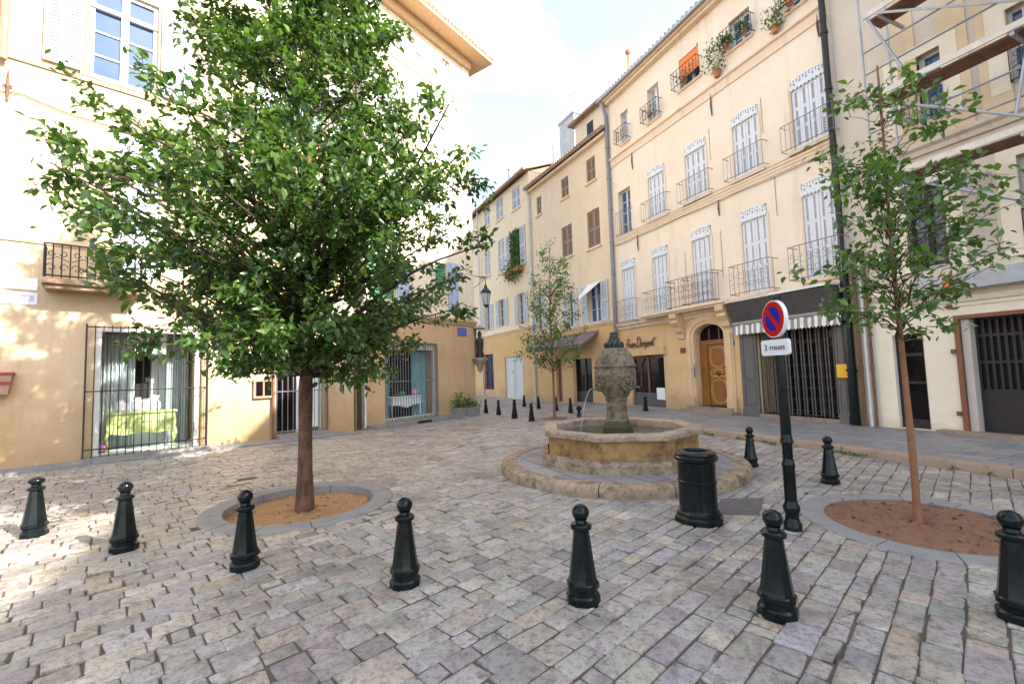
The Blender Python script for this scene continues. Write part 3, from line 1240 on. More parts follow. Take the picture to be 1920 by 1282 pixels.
r = FR.rect(1160, 1183, 354, 438); wins.append(('cas', r, 2)); ops.append((*r, .3))
for k, q in enumerate(W1):
    r = FR.rect(*q); wins.append(('sh', r, 1)); ops.append((*r, .25))
for k, q in enumerate(W3):
    r = list(FR.rect(*q)); r[3] = min(r[3], r_eave - .12)
    wins.append(('top%d' % k, tuple(r), 3)); ops.append((*r, .3))
shop1 = FR.rect(1184, 1247, 666, 772); shop1 = (shop1[0], shop1[1], SW + .02, shop1[3])
ops.append((*shop1, .9))
dr = FR.rect(1305, 1361, 607, 764); dr = (dr[0], dr[1], SW + .2, dr[3])
ops.append((*dr, .35))
shop2L, shop2R = FR.pt(1388, 700)[0], FR.pt(1600, 700)[0]
shop2T = FR.pt(1480, 552)[1]
s2 = (FR.pt(1572, 700)[0], FR.pt(1424, 700)[0], SW + .1, FR.pt(1490, 606)[1])
ops.append((*s2, .8))
uR0 = uRS
wall(Rr, uR0, uRB, -.3, r_eave, ops, ['r_up', 'r_low'], zs1 - .05, 10)
string_course(Rr, uR0 + .05, uRB, zs1, [(0, -.2), (.05, -.2), (.07, -.1), (.14, -.05), (.14, .06), (.18, .08), (.18, .14), (0, .16)])
string_course(Rr, uR0 + .05, uRB, zs2, PROF)
string_course(Rr, uR0 + .05, uRB, zs3 - .05, [(0, -.30), (.04, -.30), (.05, -.02), (.12, .02), (.12, .08), (0, .10)])
# eave
b = MB()
b.box(uR0 - .05, uRB + .05, -.02, .34, r_eave + .005, r_eave + .09)
b.box(uR0 - .05, uRB + .05, .0, .22, r_eave - .10, r_eave + .0)
b.build('eave', 'r_trim', Rr)
b = MB()
b.tube([(uR0 - .1, .42, r_eave + .12), (uRB + .1, .42, r_eave + .12)], .075, 8)
b.build('gutter', 'zinc', Rr)


def roof(root, u0, u1, z, over=.4, depth=10, rise=2.2, mat='roof', side=.1):
    b = MB()
    th = .12
    v = [(u0 - side, over, z), (u1 + side, over, z), (u1 + side, -depth / 2, z + rise), (u0 - side, -depth / 2, z + rise), (u0 - side, -depth - .2, z), (u1 + side, -depth - .2, z)]
    vs = v + [(x, y, zz + th) for x, y, zz in v]
    fs = [(0, 1, 2, 3), (3, 2, 5, 4), (6, 9, 8, 7), (9, 10, 11, 8), (0, 6, 7, 1), (4, 5, 11, 10), (1, 7, 8, 2), (2, 8, 11, 5), (0, 3, 9, 6), (3, 4, 10, 9)]
    b.add(vs, fs)
    # gable ends closing the attic
    b.add([(u0, .0, z + .003), (u0, -depth, z + .003), (u0, -depth / 2, z + rise * .97), (u1, .0, z + .003), (u1, -depth, z + .003), (u1, -depth / 2, z + rise * .97)], [(0, 1, 2), (3, 4, 5)])
    rf = b.build('roof', mat, root)
    # rounded tile ends along the eave
    t = MB()
    n = int((u1 - u0 + 2 * side) / .21)
    for i in range(n):
        x = u0 - side + (i + .5) * (u1 - u0 + 2 * side) / n
        t.tube([(x, over + .03, z + th - .01), (x, over - .6, z + th - .01 + rise * .6 / (depth / 2 + over))], .085, 6)
    t.build('tile_ends', mat, rf)
    return rf


roofR = roof(Rr, uR0, uRB, r_eave + .09, .38, 10, 2.0)

for kind, r, fl in wins:
    u0, u1, z0, z1 = r
    if kind == 'sh':
        hl = (z1 - z0) * (.13 if fl == 2 else .12)
        fr = MB()
        fr.box(u0 - .05, u0 + .015, -.06, .02, z0, z1 - hl); fr.box(u1 - .015, u1 + .05, -.06, .02, z0, z1 - hl)
        fr.box(u0 - .14, u1 + .14, -.1, .09, z0 - .10, z0)
        win = fr.build('window', 'white' if False else 'r_trim', Rr)
        mid = (u0 + u1) / 2
        for a, c in ((u0 + .016, mid - .004), (mid + .004, u1 - .016)):
            louvre_leaf(win, a, c, z0 + .02, z1 - hl, -.06, cols=2, rows=3)
        lambrequin(win, u0 + .0, u1 - .0, z1 - hl + .005, z1 + .04, .005)
        if fl == 2:
            railing(win, u0 - .22, u1 + .22, z0 - .02, z0 + (z1 - z0) * .37, .0, .24, step=.13)
        else:
            railing(win, u0 - .22, u1 + .22, z0 - .04, z0 + (z1 - z0) * .34, .0, .42, style='scroll', step=.16)
    elif kind == 'cas':
        win = casement(Rr, u0, u1, z0, z1, -.25, 'palegrey', 'glass', 2, 4)
        railing(win, u0 - .1, u1 + .1, z0 - .02, z0 + 1.0, .0, .12)
    else:
        k = int(kind[-1])
        if k == 2:
            win = casement(Rr, u0, u1, z0, z1, -.28, 'palegrey', 'glass', 2, 2)
            bb = MB()
            n = 10
            bb.prism([(u0 + .02, z0 + .42), (u1 - .02, z0 + .36), (u1 - .02, z1 - .02), (u0 + .02, z1 - .02)], -.05, -.03)
            bb.build('blind', 'orange', win)
        else:
            win = casement(Rr, u0, u1, z0, z1, -.26, 'white', 'curtain_glass' if k < 2 else 'glass', 2, 3)
        b = MB(); b.box(u0 - .09, u1 + .09, -.05, .07, z0 - .07, z0); b.build('sill', 'r_trim', win)
        railing(win, u0 - .14, u1 + .14, z0 + .0, z0 + .62, .0, .30, 'iron', 'scroll', step=.14, r=.011)

# long balcony on carved consoles over the door
bl = (FR.pt(1462, 545)[0], FR.pt(1216, 600)[0])
b = MB()
b.box(bl[0], bl[1], 0, .52, zs1 + .10, zs1 + .19)
b.box(bl[0] + .06, bl[1] - .06, 0, .44, zs1 + .03, zs1 + .10)
bal = b.build('balcony', 'r_trim', Rr)
railing(bal, FR.pt(1357, 545)[0], FR.pt(1268, 570)[0], zs1 + .19, zs1 + 1.22, .0, .47, 'rust', 'scroll', step=.2)
for px in (1278, 1368):
    u = FR.pt(px, 605)[0]
    b = MB()
    pr = [(0, -.0), (.46, 0), (.46, -.16), (.36, -.24), (.40, -.34), (.26, -.5), (.20, -.66), (.10, -.74), (.07, -.9), (0, -.95)]
    n = len(pr)
    vs = [(u - .16, y, zs1 + .03 + z) for y, z in pr] + [(u + .16, y, zs1 + .03 + z) for y, z in pr]
    b.add(vs, [tuple(range(n)), tuple(range(2 * n - 1, n - 1, -1))] + [(i, (i + 1) % n, n + (i + 1) % n, n + i) for i in range(n)])
    b.build('console', 'r_stone', Rr)

# door
u0, u1, z0, z1 = dr
uc, hw = (u0 + u1) / 2, (u1 - u0) / 2
zsp = z1 - hw * .62
arc = []
for k in range(17):
    w = math.pi * k / 16
    arc.append((uc + hw * math.cos(w), zsp + hw * .62 * math.sin(w)))
dp = MB()
dp.prism([(u1, zsp)] + arc[1:9] + [(uc, z1 + .01), (u1 + .01, z1 + .01)], -.34, -.002)
dp.prism([(uc, z1 + .01)] + arc[8:] + [(u0 - .01, z1 + .01)], -.34, -.002)
# moulded surround
path = [(u1, z0 - .0), (u1, zsp)] + arc[1:16] + [(u0, zsp), (u0, z0)]
dp.band(path, -.14, -.02, -.02, .05)
dp.band(path, -.30, -.14, -.02, .085)
dp.band(path, -.36, -.30, -.02, .05)
dp.box(u0 - .40, u0 - .05, -.02, .12, SW - .02, z0 + .32)
dp.box(u1 + .05, u1 + .40, -.02, .12, SW - .02, z0 + .32)
srd = dp.build('door_surround', 'r_stone', Rr)
ztr = FR.pt(1335, 645)[1]
b = MB()
b.box(u0 + .004, u1 - .004, -.30, -.22, ztr, ztr + .16)
b.box(u0 + .004, u0 + .05, -.28, -.20, z0, ztr)
b.box(u1 - .34, u1 - .004, -.28, -.21, z0, ztr)
door = b.build('door', 'oak', Rr)
a, c = u0 + .05, u1 - .34
b = MB()
zt = ztr - .02
b.box(a + .01, c - .01, -.30, -.24, z0 + .02, zt)
leafp = b.build('leaf', 'oak', door)
b = MB()
lw = c - a
for (q0, q1, k) in ((.06, .43, 0), (.48, .60, 1), (.64, .96, 2)):
    za, zb = z0 + (zt - z0) * q0, z0 + (zt - z0) * q1
    m = (a + c) / 2
    hw2, hz = lw * .36, (zb - za) / 2
    pth = []
    for i in range(29):
        w = 2 * math.pi * i / 28
        kx = abs(math.cos(w)) ** .45 * math.copysign(1, math.cos(w)) * (1 + .08 * math.cos(6 * w))
        kz = abs(math.sin(w)) ** .55 * math.copysign(1, math.sin(w)) * (1 + .06 * math.cos(4 * w))
        pth.append((m + hw2 * kx, (za + zb) / 2 + hz * kz))
    b.band(pth, -.018, .018, -.25, -.205)
    b.band(pth, .04, .06, -.25, -.222)
for i in range(6):
    w = math.pi * i / 5
    b.lathe([(.0, 0), (.05, .01), (.06, .05), (.03, .09), (0, .1)], 10, (m + .12 * math.cos(w) * lw * 1.6, -.23, z0 + (zt - z0) * .53 + .07 * math.sin(w)))
b.band([(m - .3 * lw, z0 + (zt - z0) * .45), (m - .15 * lw, z0 + (zt - z0) * .50), (m, z0 + (zt - z0) * .47), (m + .15 * lw, z0 + (zt - z0) * .50), (m + .3 * lw, z0 + (zt - z0) * .45)], -.02, .02, -.25, -.19)
b.build('carving', 'oak2', door, smooth=40)
lf = leafp
b = MB()
b.lathe([(.0, 0), (.045, .01), (.05, .04), (.03, .07), (0, .075)], 12, (m, -.2, z0 + (zt - z0) * .5))
b.build('knocker', 'iron', door, smooth=40)
fanl = MB()
fanl.prism([(u1 - .005, ztr + .16), (u1 - .005, zsp)] + [(x, z - .004) for x, z in arc[1:16]] + [(u0 + .005, zsp), (u0 + .005, ztr + .16)], -.29, -.27)
fl = fanl.build('transom', 'shopglass', door)
b = MB()
for k in (.33, .66):
    x = u0 + (u1 - u0) * k
    b.box(x - .02, x + .02, -.27, -.24, ztr + .16, z1 - .12)
b.build('glazing_bar', 'redwood', fl)
b = MB()
b.box(u0 - .45, u1 + .45, -.02, .42, SW - .03, SW + .09)
b.box(u0 - .30, u1 + .30, -.30, .22, SW + .09, SW + .2)
b.build('step', 'kerbst', Rr)

# shop 1
u0, u1, z0, z1 = shop1
b = MB()
b.box(u0, u0 + .07, -.22, -.12, z0, z1); b.box(u1 - .07, u1, -.22, -.12, z0, z1); b.box(u0 + .07, u1 - .07, -.22, -.12, z1 - .12, z1)
mx_ = u0 + (u1 - u0) * .52
b.box(mx_ - .04, mx_ + .04, -.22, -.12, z0, z1 - .12)
b.box(u0 + .07, u1 - .07, -.2, -.10, z0, z0 + .55)
sf = b.build('shopfront', 'redwood', Rr)
MB().box(u0 + .07, u1 - .07, -.19, -.17, z0 + .55, z1 - .12).build('pane', 'shopglass', sf)
MB().box(u0 + .075, u1 - .075, -.095, -.08, z0 + .02, z0 + .53).build('panel', 'shopgrey', sf)
b = MB()
b.tube([(mx_ + .5, -.16, z0 + .75), (mx_ + .42, -.16, z0 + 1.7), (mx_ + .1, -.16, z0 + 2.1), (mx_ - .3, -.16, z0 + 1.95)], .05, 6)
b.build('curtain', simple('dull_red_curtain', (.10, .03, .03), .8), sf)
# cut stone lintel above
b = MB(); b.prism([(u0 - .15, z1 + .01), (u1 + .15, z1 + .01), (u1 + .1, z1 + .22), (u0 + .5, z1 + .34), (u0 - .1, z1 + .30)], -.01, .06)
b.build('lintel', 'r_low', Rr)

# downpipes
def pipe(root, Fx, pts, r, mat='zinc', name='downpipe', y=.12):
    b = MB()
    q = [(u, y if len(p) < 3 else p[2], z) for p in pts for (u, z) in (p[:2],)]
    b.tube(q, r, 8)
    for (u, yy, z), (u2, y2, z2) in zip(q, q[1:]):
        k = int(abs(z2 - z) / 1.6)
        for i in range(1, k + 1):
            t = i / (k + 1)
            x, zz, yk = u + (u2 - u) * t, z + (z2 - z) * t, yy + (y2 - yy) * t
            b.tube([(x, yk, zz - .03), (x, yk, zz + .03)], r * 1.25, 8)
    return b.build(name, mat, root, smooth=40)


pipe(Rr, FR, [(uR0 + .10, r_eave + .05, .3), (uR0 + .10, r_eave - .5, .13), (uR0 + .10, 4.2, .13)], .075, 'iron')
pipe(Rr, FR, [(uR0 + .10, 4.2, .13), (uR0 + .10, SW, .13)], .10, 'black')
pipe(Rr, FR, [(uRB - .10, r_eave + .05, .3), (uRB - .10, r_eave - .6, .12), (uRB - .10, SW, .12)], .085, 'greyiron')
# wrought wall ties
for px, y0, y1 in ((1336, 175, 217), (1537, 25, 70), (1187, 285, 318), (1350, 375, 405), (1198, 440, 470)):
    u, za = FR.pt(px, y1); _, zb = FR.pt(px, y0)
    b = MB(); b.tube([(u, .035, za), (u + .02, .035, (za + zb) / 2), (u, .035, zb)], [.018, .03, .014], 6)
    b.build('wall_tie', 'rust', Rr)

# cables clipped along the mouldings, and thin vertical drops beside windows
def cable(root, F_, pts, r=.011, mat='rust', y=.05):
    b = MB()
    q = []
    for (a0, a1), (c0, c1) in zip(pts, pts[1:]):
        for k in range(8):
            t = k / 8
            q.append((a0 + (c0 - a0) * t, y, a1 + (c1 - a1) * t - .03 * math.sin(math.pi * t)))
    q.append((pts[-1][0], y, pts[-1][1]))
    b.tube(q, r, 4)
    return b.build('cable', mat, root)


cable(Rr, FR, [(uR0 + .2, zs2 - .20), (uR0 + 3, zs2 - .21), (uR0 + 5.5, zs2 - .19), (uR0 + 8, zs2 - .21), (uRB - .3, zs2 - .2)])
cable(Rr, FR, [(uR0 + .2, zs2 + .16), (uR0 + 4, zs2 + .15), (uRB - .3, zs2 + .16)], .009)
for px, y0, y1 in ((1458, 330, 405), (1431, 180, 250), (1357, 430, 520), (1333, 240, 300), (1288, 470, 530)):
    u, za = FR.pt(px, y1); _, zb = FR.pt(px, y0)
    cable(Rr, FR, [(u, za), (u, zb)], .007, 'rust', .02)

# shop 2 : grey front with canopy box, striped valance and folding grille
tL, tR = FR.pt(1381, 590)[0], uR0 + .22
ztop = shop2T
b = MB()
b.box(tR, tL, .003, .50, ztop, ztop + .07)
b.build('cornice', 'stripe_w', Rr)
b = MB()
zb_ = FR.pt(1485, 598)[1]
v = [(tR + .02, .004, ztop - .002), (tL - .02, .004, ztop - .002), (tL - .02, .46, ztop - .03), (tR + .02, .46, ztop - .03),
     (tR + .02, .004, zb_ - .1), (tL - .02, .004, zb_ - .1), (tL - .02, .16, zb_), (tR + .02, .16, zb_)]
b.add(v, [(0, 1, 2, 3), (4, 7, 6, 5), (3, 2, 6, 7), (0, 3, 7, 4), (1, 5, 6, 2), (0, 4, 5, 1)])
b.build('fascia', 'shopgrey', Rr)
fr = MB()
pl0, pl1 = s2[1] + .0, FR.pt(1393, 700)[0]
pr0, pr1 = FR.pt(1612, 700)[0] + .26, s2[0]
for a, c in ((pl0, pl1), (pr0, pr1)):
    fr.box(a, c, .003, .07, SW + .22, zb_ - .12)
    fr.box(a - .0, c + .0, .003, .11, SW - .03, SW + .22)
    w = c - a
    for z0_, z1_ in ((SW + .35, SW + 1.0), (SW + 1.12, zb_ - .35)):
        fr.band([(a + w * .18, z0_), (c - w * .18, z0_), (c - w * .18, z1_), (a + w * .18, z1_), (a + w * .18, z0_)], -.015, .015, .06, .088)
    fr.build('pilaster', 'shopgrey2', Rr)
    fr = MB()
b = MB(); b.box(s2[0], s2[1], -.5, .10, SW - .03, SW + .1); sh2 = b.build('shop_entrance', 'kerbst', Rr)
b = MB(); b.box(s2[0] + .01, s2[1] - .01, -.62, -.58, SW + .12, s2[3] - .01); gl = b.build('pane', 'shopglass', sh2)
b = MB()
xs = [s2[0] + (s2[1] - s2[0]) * k for k in (.30, .34, .62, .66)]
for x in xs: b.box(x - .03, x + .03, -.57, -.5, SW + .12, s2[3] - .02)
b.box(s2[0] + .02, s2[1] - .02, -.57, -.5, SW + 2.15, SW + 2.25)
b.build('door_frame', 'iron', sh2)
b = MB()
n = 20
zg0, zg1 = SW + .12, s2[3] - .03
for i in range(n + 1):
    x = s2[0] + .03 + (s2[1] - s2[0] - .06) * i / n
    y = -.08 - (.05 if i % 2 else 0)
    b.box(x - .017, x + .017, y - .012, y + .012, zg0, zg1)
for i in range(n):
    x = s2[0] + .03 + (s2[1] - s2[0] - .06) * i / n
    x2 = s2[0] + .03 + (s2[1] - s2[0] - .06) * (i + 1) / n
    m = 8
    for k in range(m):
        za = zg0 + (zg1 - zg0) * k / m
        zb2 = zg0 + (zg1 - zg0) * (k + 1) / m
        zm = (za + zb2) / 2
        b.tube([(x, -.09, za + .06), ((x + x2) / 2, -.11, zm), (x2, -.13, za + .06)] if i % 2 == 0 else [(x, -.13, za + .06), ((x + x2) / 2, -.11, zm), (x2, -.09, za + .06)], .007, 3)
b.build('folding_grille', 'grille_iron', sh2)
# striped valance (its own thing: the rolled-up awning)
aw = FR.root('shop_awning', label='rolled grey awning with a scalloped white and grey striped valance over the shuttered shop', cat='awning')
za, zc = FR.pt(1485, 598)[1], FR.pt(1485, 617)[1]
aL, aR = FR.pt(1384, 618)[0], FR.pt(1588, 592)[0]
b = MB()
n = 34
for i in range(n):
    x0, x1 = aR + (aL - aR) * i / n, aR + (aL - aR) * (i + 1) / n
    yy = [.24 + .02 * math.sin(i * 1.3), .24 + .02 * math.sin((i + 1) * 1.3)]
    sc = [zc + .02 * math.cos(i * math.pi), zc + .02 * math.cos((i + 1) * math.pi)]
    mid = (x0 + x1) / 2
    b.add([(x0, yy[0], za), (x1, yy[1], za), (x1, yy[1] + .02, zc), (mid, (yy[0] + yy[1]) / 2 + .02, zc - .045), (x0, yy[0] + .02, zc)], [(0, 1, 2, 3, 4)], i % 2)
b.build('valance', ['stripe_w', 'stripe_g'], aw)
b = MB(); b.tube([(aR, .215, za + .03), (aL, .215, za + .03)], .06, 10); b.build('roller', 'stripe_g', aw, smooth=40)

# little plates and notices
def plate(name, label, cat, Fx, px, py, w, h, mat, txt=None, tmat='paper', ts=.1, y=.012, t2=None):
    u, z = Fx.pt(px, py)
    o = Fx.on(name, u, y, z - h / 2, label=label, cat=cat)
    MB().cbox(-w / 2, w / 2, -.008, .008, 0, h, .004).build('panel', mat, o)
    if txt:
        t = text_mesh(txt, ts, 'lettering', tmat, o)
        # text faces +y outward: x mirrored so it reads from the square
        t.matrix_local = Matrix(((-1, 0, 0, 0), (0, 0, 1, .0115), (0, 1, 0, h / 2), (0, 0, 0, 1)))
    return o


plate('house_plaque', 'small dark red plaque on the wall between shop window and carved door', 'plaque', FR, 1281, 657, .26, .19, 'redplate')
plate('house_number', 'small blue house number plate to the right of the carved door', 'house number', FR, 1374, 643, .17, .15, 'blueplate')
plate('shop_notice', 'yellow notice stuck on the grey shopfront panel', 'notice', FR, 1587, 695, .36, .34, 'yellow', None, y=.09)
o = plate('poster', 'white paper sheet taped inside the small boutique window', 'poster', FR, 1237, 738, .46, .46, 'paper', None, y=-.07)
o = FR.on('intercom', *[(lambda q: (q[0], .06, q[1] - .25))(FR.pt(1306, 695))][0], label='tall steel door intercom panel beside the carved wooden door', cat='intercom')
b = MB(); b.cbox(-.06, .06, 0, .03, 0, .5, .008); b.build('panel', 'steel', o)
b = MB()
for k in range(5): b.box(-.03, .03, .028, .036, .06 + k * .07, .09 + k * .07)
b.build('button', 'iron', o)

# script sign above the boutique, drawn as a bent metal line
u, z = FR.pt(1200, 643)
sg = FR.on('shop_sign', u, .05, z - .22, label='dark metal shop name in flowing handwriting above the small boutique', cat='sign')
glyph = {
    'R': [(-.1, -.12), (.0, -.05), (.12, .75), (.2, 1.0), (.45, 1.05), (.55, .8), (.4, .58), (.18, .52), (.38, .4), (.52, .08), (.68, .05)],
    'o': [(0, .08), (.06, .35), (.2, .45), (.34, .3), (.28, .05), (.12, .02), (.04, .2), (.12, .4), (.3, .42), (.44, .34)],
    's': [(0, .1), (.14, .45), (.2, .46), (.26, .2), (.16, .02), (.02, .05), (.2, .02), (.36, .12)],
    'e': [(0, .15), (.2, .26), (.26, .42), (.14, .47), (.06, .25), (.12, .03), (.26, .03), (.4, .16)],
    'D': [(.1, .0), (.2, .5), (.28, 1.0), (.02, .9), (.12, 1.15), (.5, 1.1), (.72, .7), (.62, .15), (.3, -.05), (.0, .1), (.15, .12), (.5, -.02)],
    'a': [(.3, .4), (.14, .44), (.04, .2), (.12, .02), (.26, .12), (.34, .44), (.34, .1), (.46, .06)],
    'r': [(0, .1), (.1, .5), (.14, .42), (.3, .44), (.28, .1), (.4, .06)],
    'g': [(.3, .4), (.14, .44), (.04, .2), (.12, .02), (.26, .12), (.34, .44), (.3, -.3), (.12, -.42), (.06, -.28), (.44, .1)],
    'n': [(0, .05), (.06, .44), (.08, .1), (.2, .4), (.3, .42), (.32, .06), (.44, .08)],
    't': [(0, .1), (.16, .9), (.1, .15), (.2, .02), (.34, .12)],
}
wds = 'Rose Dargent'
pen = 0
b = MB()
H_ = .34
for ch in wds:
    if ch == ' ':
        pen += .12
        continue
    g_ = glyph[ch]
    pts = [V3((pen + x, 0, y)) for x, y in g_]
    fine = []
    for i in range(len(pts) - 1):
        p0, p1, p2, p3 = pts[max(0, i - 1)], pts[i], pts[i + 1], pts[min(len(pts) - 1, i + 2)]
        for k in range(4):
            t = k / 4
            fine.append(.5 * ((2 * p1) + (p2 - p0) * t + (2 * p0 - 5 * p1 + 4 * p2 - p3) * t * t + (3 * p1 - p0 - 3 * p2 + p3) * t ** 3))
    fine.append(pts[-1])
    b.tube([(p.x, 0, p.z) for p in fine], .055, 5)
    pen += max(x for x, y in g_) * .98
b.tube([(pen - .5, 0, .62), (pen + .25, 0, .9)], .05, 5)
sc = 1.75 / pen
b.v = [(-(x - pen / 2 + z * .22) * sc, y * sc, (z + .1) * H_ + .04 + (x - pen / 2) * .0) for x, y, z in b.v]
b.build('lettering', 'rust', sg)

# ================================================================== B / C : apricot row at the back
uBC = FB.pt(997, 520)[0]
uC1 = FB.pt(903, 560)[0]
Br = FB.root('old_house', label='apricot house with brown louvred shutters and a small tiled shop canopy, behind the fountain', cat='house')
b_eave = FB.pt(1052, 313)[1]
zb1 = FB.pt(1120, 607)[1]
ops = []
WB = [(1101, 1125, 393, 464, 'br'), (1053, 1073, 423, 482, 'br'), (1099, 1116, 296, 341, 'br'), (1052, 1066, 333, 371, 'br'), (1006, 1015, 369, 403, 'br')]
BW = []
for q in WB:
    r = FB.rect(*q[:4]); BW.append(r); ops.append((*r, .25))
wA = FB.rect(1103, 1128, 530, 604); ops.append((*wA, .25))
wB_ = FB.rect(1064, 1077, 548, 612); ops.append((*wB_, .25))
wC_ = FB.rect(1006, 1018, 556, 618); ops.append((*wC_, .25))
shB = FB.rect(1075, 1111, 672, 755); shB = (shB[0], shB[1], SW * 0 + .05, shB[3]); ops.append((*shB, .7))
ndB = FB.rect(1043, 1054, 676, 757); ndB = (ndB[0], ndB[1], .05, ndB[3]); ops.append((*ndB, .3))
wall(Br, 0, uBC, -.3, b_eave, ops, ['b_up', 'b_low'], zb1 - .1, 9)
string_course(Br, .0, uBC, zb1, PROF2)
b = MB(); b.box(0, uBC, -.02, .22, b_eave - .16, b_eave - .02); b.build('eave', 'b_up', Br)
roofB = roof(Br, 0, uBC, b_eave, .35, 9, 1.9)
for r in BW:
    u0, u1, z0, z1 = r
    b = MB(); b.box(u0 - .1, u1 + .1, -.05, .08, z0 - .09, z0); win = b.build('window', 'b_up', Br)
    m = (u0 + u1) / 2
    louvre_leaf(win, u0 + .01, m - .004, z0 + .01, z1 - .01, -.10, 'brown_sh', 'brown_sl', 1, 2)
    louvre_leaf(win, m + .004, u1 - .01, z0 + .01, z1 - .01, -.10, 'brown_sh', 'brown_sl', 1, 2)
for k, r in enumerate((wA, wB_, wC_)):
    u0, u1, z0, z1 = r
    win = casement(Br, u0, u1, z0, z1, -.22, 'palegrey', 'glass', 2, 3)
    w = (u1 - u0) * .5
    louvre_leaf(win, u0 - w - .02, u0 - .02, z0, z1, .02, 'palegrey', 'greywhite', 1, 2)
    louvre_leaf(win, u1 + .02, u1 + w + .02, z0, z1, .02, 'palegrey', 'greywhite', 1, 2)
    b = MB(); b.box(u0 - .1, u1 + .1, -.05, .08, z0 - .08, z0); b.build('sill', 'b_up', win)
# propped cloth blind on the first-floor window
u0, u1, z0, z1 = wA
b = MB()
b.add([(u0, .02, z1), (u1, .02, z1), (u1 + .02, .75, z1 - .85), (u0 - .02, .75, z1 - .55), (u0, .02, z1 - .02), (u1, .02, z1 - .02), (u1 + .02, .75, z1 - .87), (u0 - .02, .75, z1 - .57)],
      [(0, 1, 2, 3), (7, 6, 5, 4), (0, 3, 7, 4), (1, 5, 6, 2), (3, 2, 6, 7)])
b.build('blind', 'stripe_w', Br)
# canopy of tiles on the shop
c0, c1 = FB.pt(1122, 648)[0], FB.pt(1032, 655)[0]
zc = FB.pt(1076, 655)[1]
b = MB()
b.add([(c0, 0, zc + .75), (c1, 0, zc + .75), (c1, 1.0, zc + .1), (c0, 1.0, zc + .1), (c0, 0, zc + .62), (c1, 0, zc + .62), (c1, 1.0, zc), (c0, 1.0, zc)],
      [(0, 1, 2, 3), (7, 6, 5, 4), (0, 3, 7, 4), (1, 5, 6, 2), (3, 2, 6, 7)])
cn = b.build('canopy', simple('mauve_grey_tiles', (.20, .155, .15), .8), Br)
b = MB()
n = 22
for i in range(n + 1):
    x = c0 + (c1 - c0) * i / n
    b.tube([(x, .0, zc + .77), (x, 1.05, zc + .10)], .05, 6)
b.build('tile_rib', simple('mauve_tiles', (.24, .17, .16), .85, var=.3), cn)
u0, u1, z0, z1 = shB
b = MB(); b.box(u0, u0 + .08, -.3, -.2, z0, z1); b.box(u1 - .08, u1, -.3, -.2, z0, z1); b.box(u0 + .08, u1 - .08, -.3, -.2, z0, z0 + .6); b.box((u0 + u1) / 2 - .04, (u0 + u1) / 2 + .04, -.3, -.2, z0 + .6, z1)
sf = b.build('shopfront', 'iron', Br)
MB().box(u0 + .02, u1 - .02, -.28, -.25, z0 + .02, z1 - .02).build('pane', 'shopglass', sf)
u0, u1, z0, z1 = ndB
b = MB(); b.box(u0 + .005, u1 - .005, -.24, -.18, z0, z1 - .005); b.box(u0 + .1, u1 - .1, -.18, -.165, z0 + .2, z0 + 1.2); b.box(u0 + .1, u1 - .1, -.18, -.165, z0 + 1.35, z1 - .2)
b.build('door', 'redwood', Br)
pipe(Br, FB, [(uBC - .12, b_eave, .3), (uBC - .12, b_eave - .5, .1), (uBC - .12, 0, .1)], .07, 'palegrey')
# attic storey set back on the roof
q0, q1 = FB.pt(1122, 225, -1.8), FB.pt(1078, 245, -1.8)
za, zt_ = FB.pt(1105, 290, -1.8)[1], FB.pt(1108, 212, -1.8)[1]
b = MB(); b.box(min(q0[0], q1[0]) - 1.4, q1[0], -6.5, -1.8, za - .6, zt_)
at = b.build('attic', 'b_up', roofB)
wr = FB.rect(1101, 1112, 229, 251, -1.79)
b = MB(); b.box(wr[0], wr[1], -1.85, -1.76, wr[2], wr[3]); b.build('attic_window', 'shopglass', at)
b = MB(); b.box(min(q0[0], q1[0]) - 1.5, q1[0] + .25, -6.7, -1.45, zt_, zt_ + .14); b.build('attic_roof', 'roof', at)


def chimney(root, Fx, px0, px1, yt, yb, off, d=1.0, mat='chim', pots=2, name='chimney'):
    u0, u1, z0, z1 = Fx.rect(px0, px1, yt, yb, off)
    b = MB()
    b.box(u0, u1, off - d, off, z0, z1)
    b.box(u0 - .07, u1 + .07, off - d - .07, off + .07, z1, z1 + .14)
    c = b.build(name, mat, root)
    b = MB()
    for k in range(pots):
        x = u0 + (u1 - u0) * (k + .5) / pots
        b.lathe([(.13, 0), (.11, .35), (.13, .36), (.13, .4)], 10, (x, off - d / 2, z1 + .14))
    b.build('chimney_pot', 'terracotta', c)
    return c


def antenna(root, Fx, px, py0, py1, off, bars=5, L=.7):
    u, z0 = Fx.pt(px, py1, off)
    _, z1 = Fx.pt(px, py0, off)
    b = MB()
    b.tube([(u, off, z0 - .4), (u, off, z1)], .02, 5)
    b.tube([(u - L * .5, off, z1 - .1), (u + L * .5, off + .2, z1 - .1)], .012, 4)
    for k in range(bars):
        x = u - L * .45 + L * .9 * k / max(1, bars - 1)
        b.tube([(x, off - .25, z1 - .1), (x, off + .35, z1 - .1)], .007, 4)
        b.tube([(x, off, z1 - .2), (x, off, z1)], .006, 4)
    return b.build('antenna', 'greyiron', root)


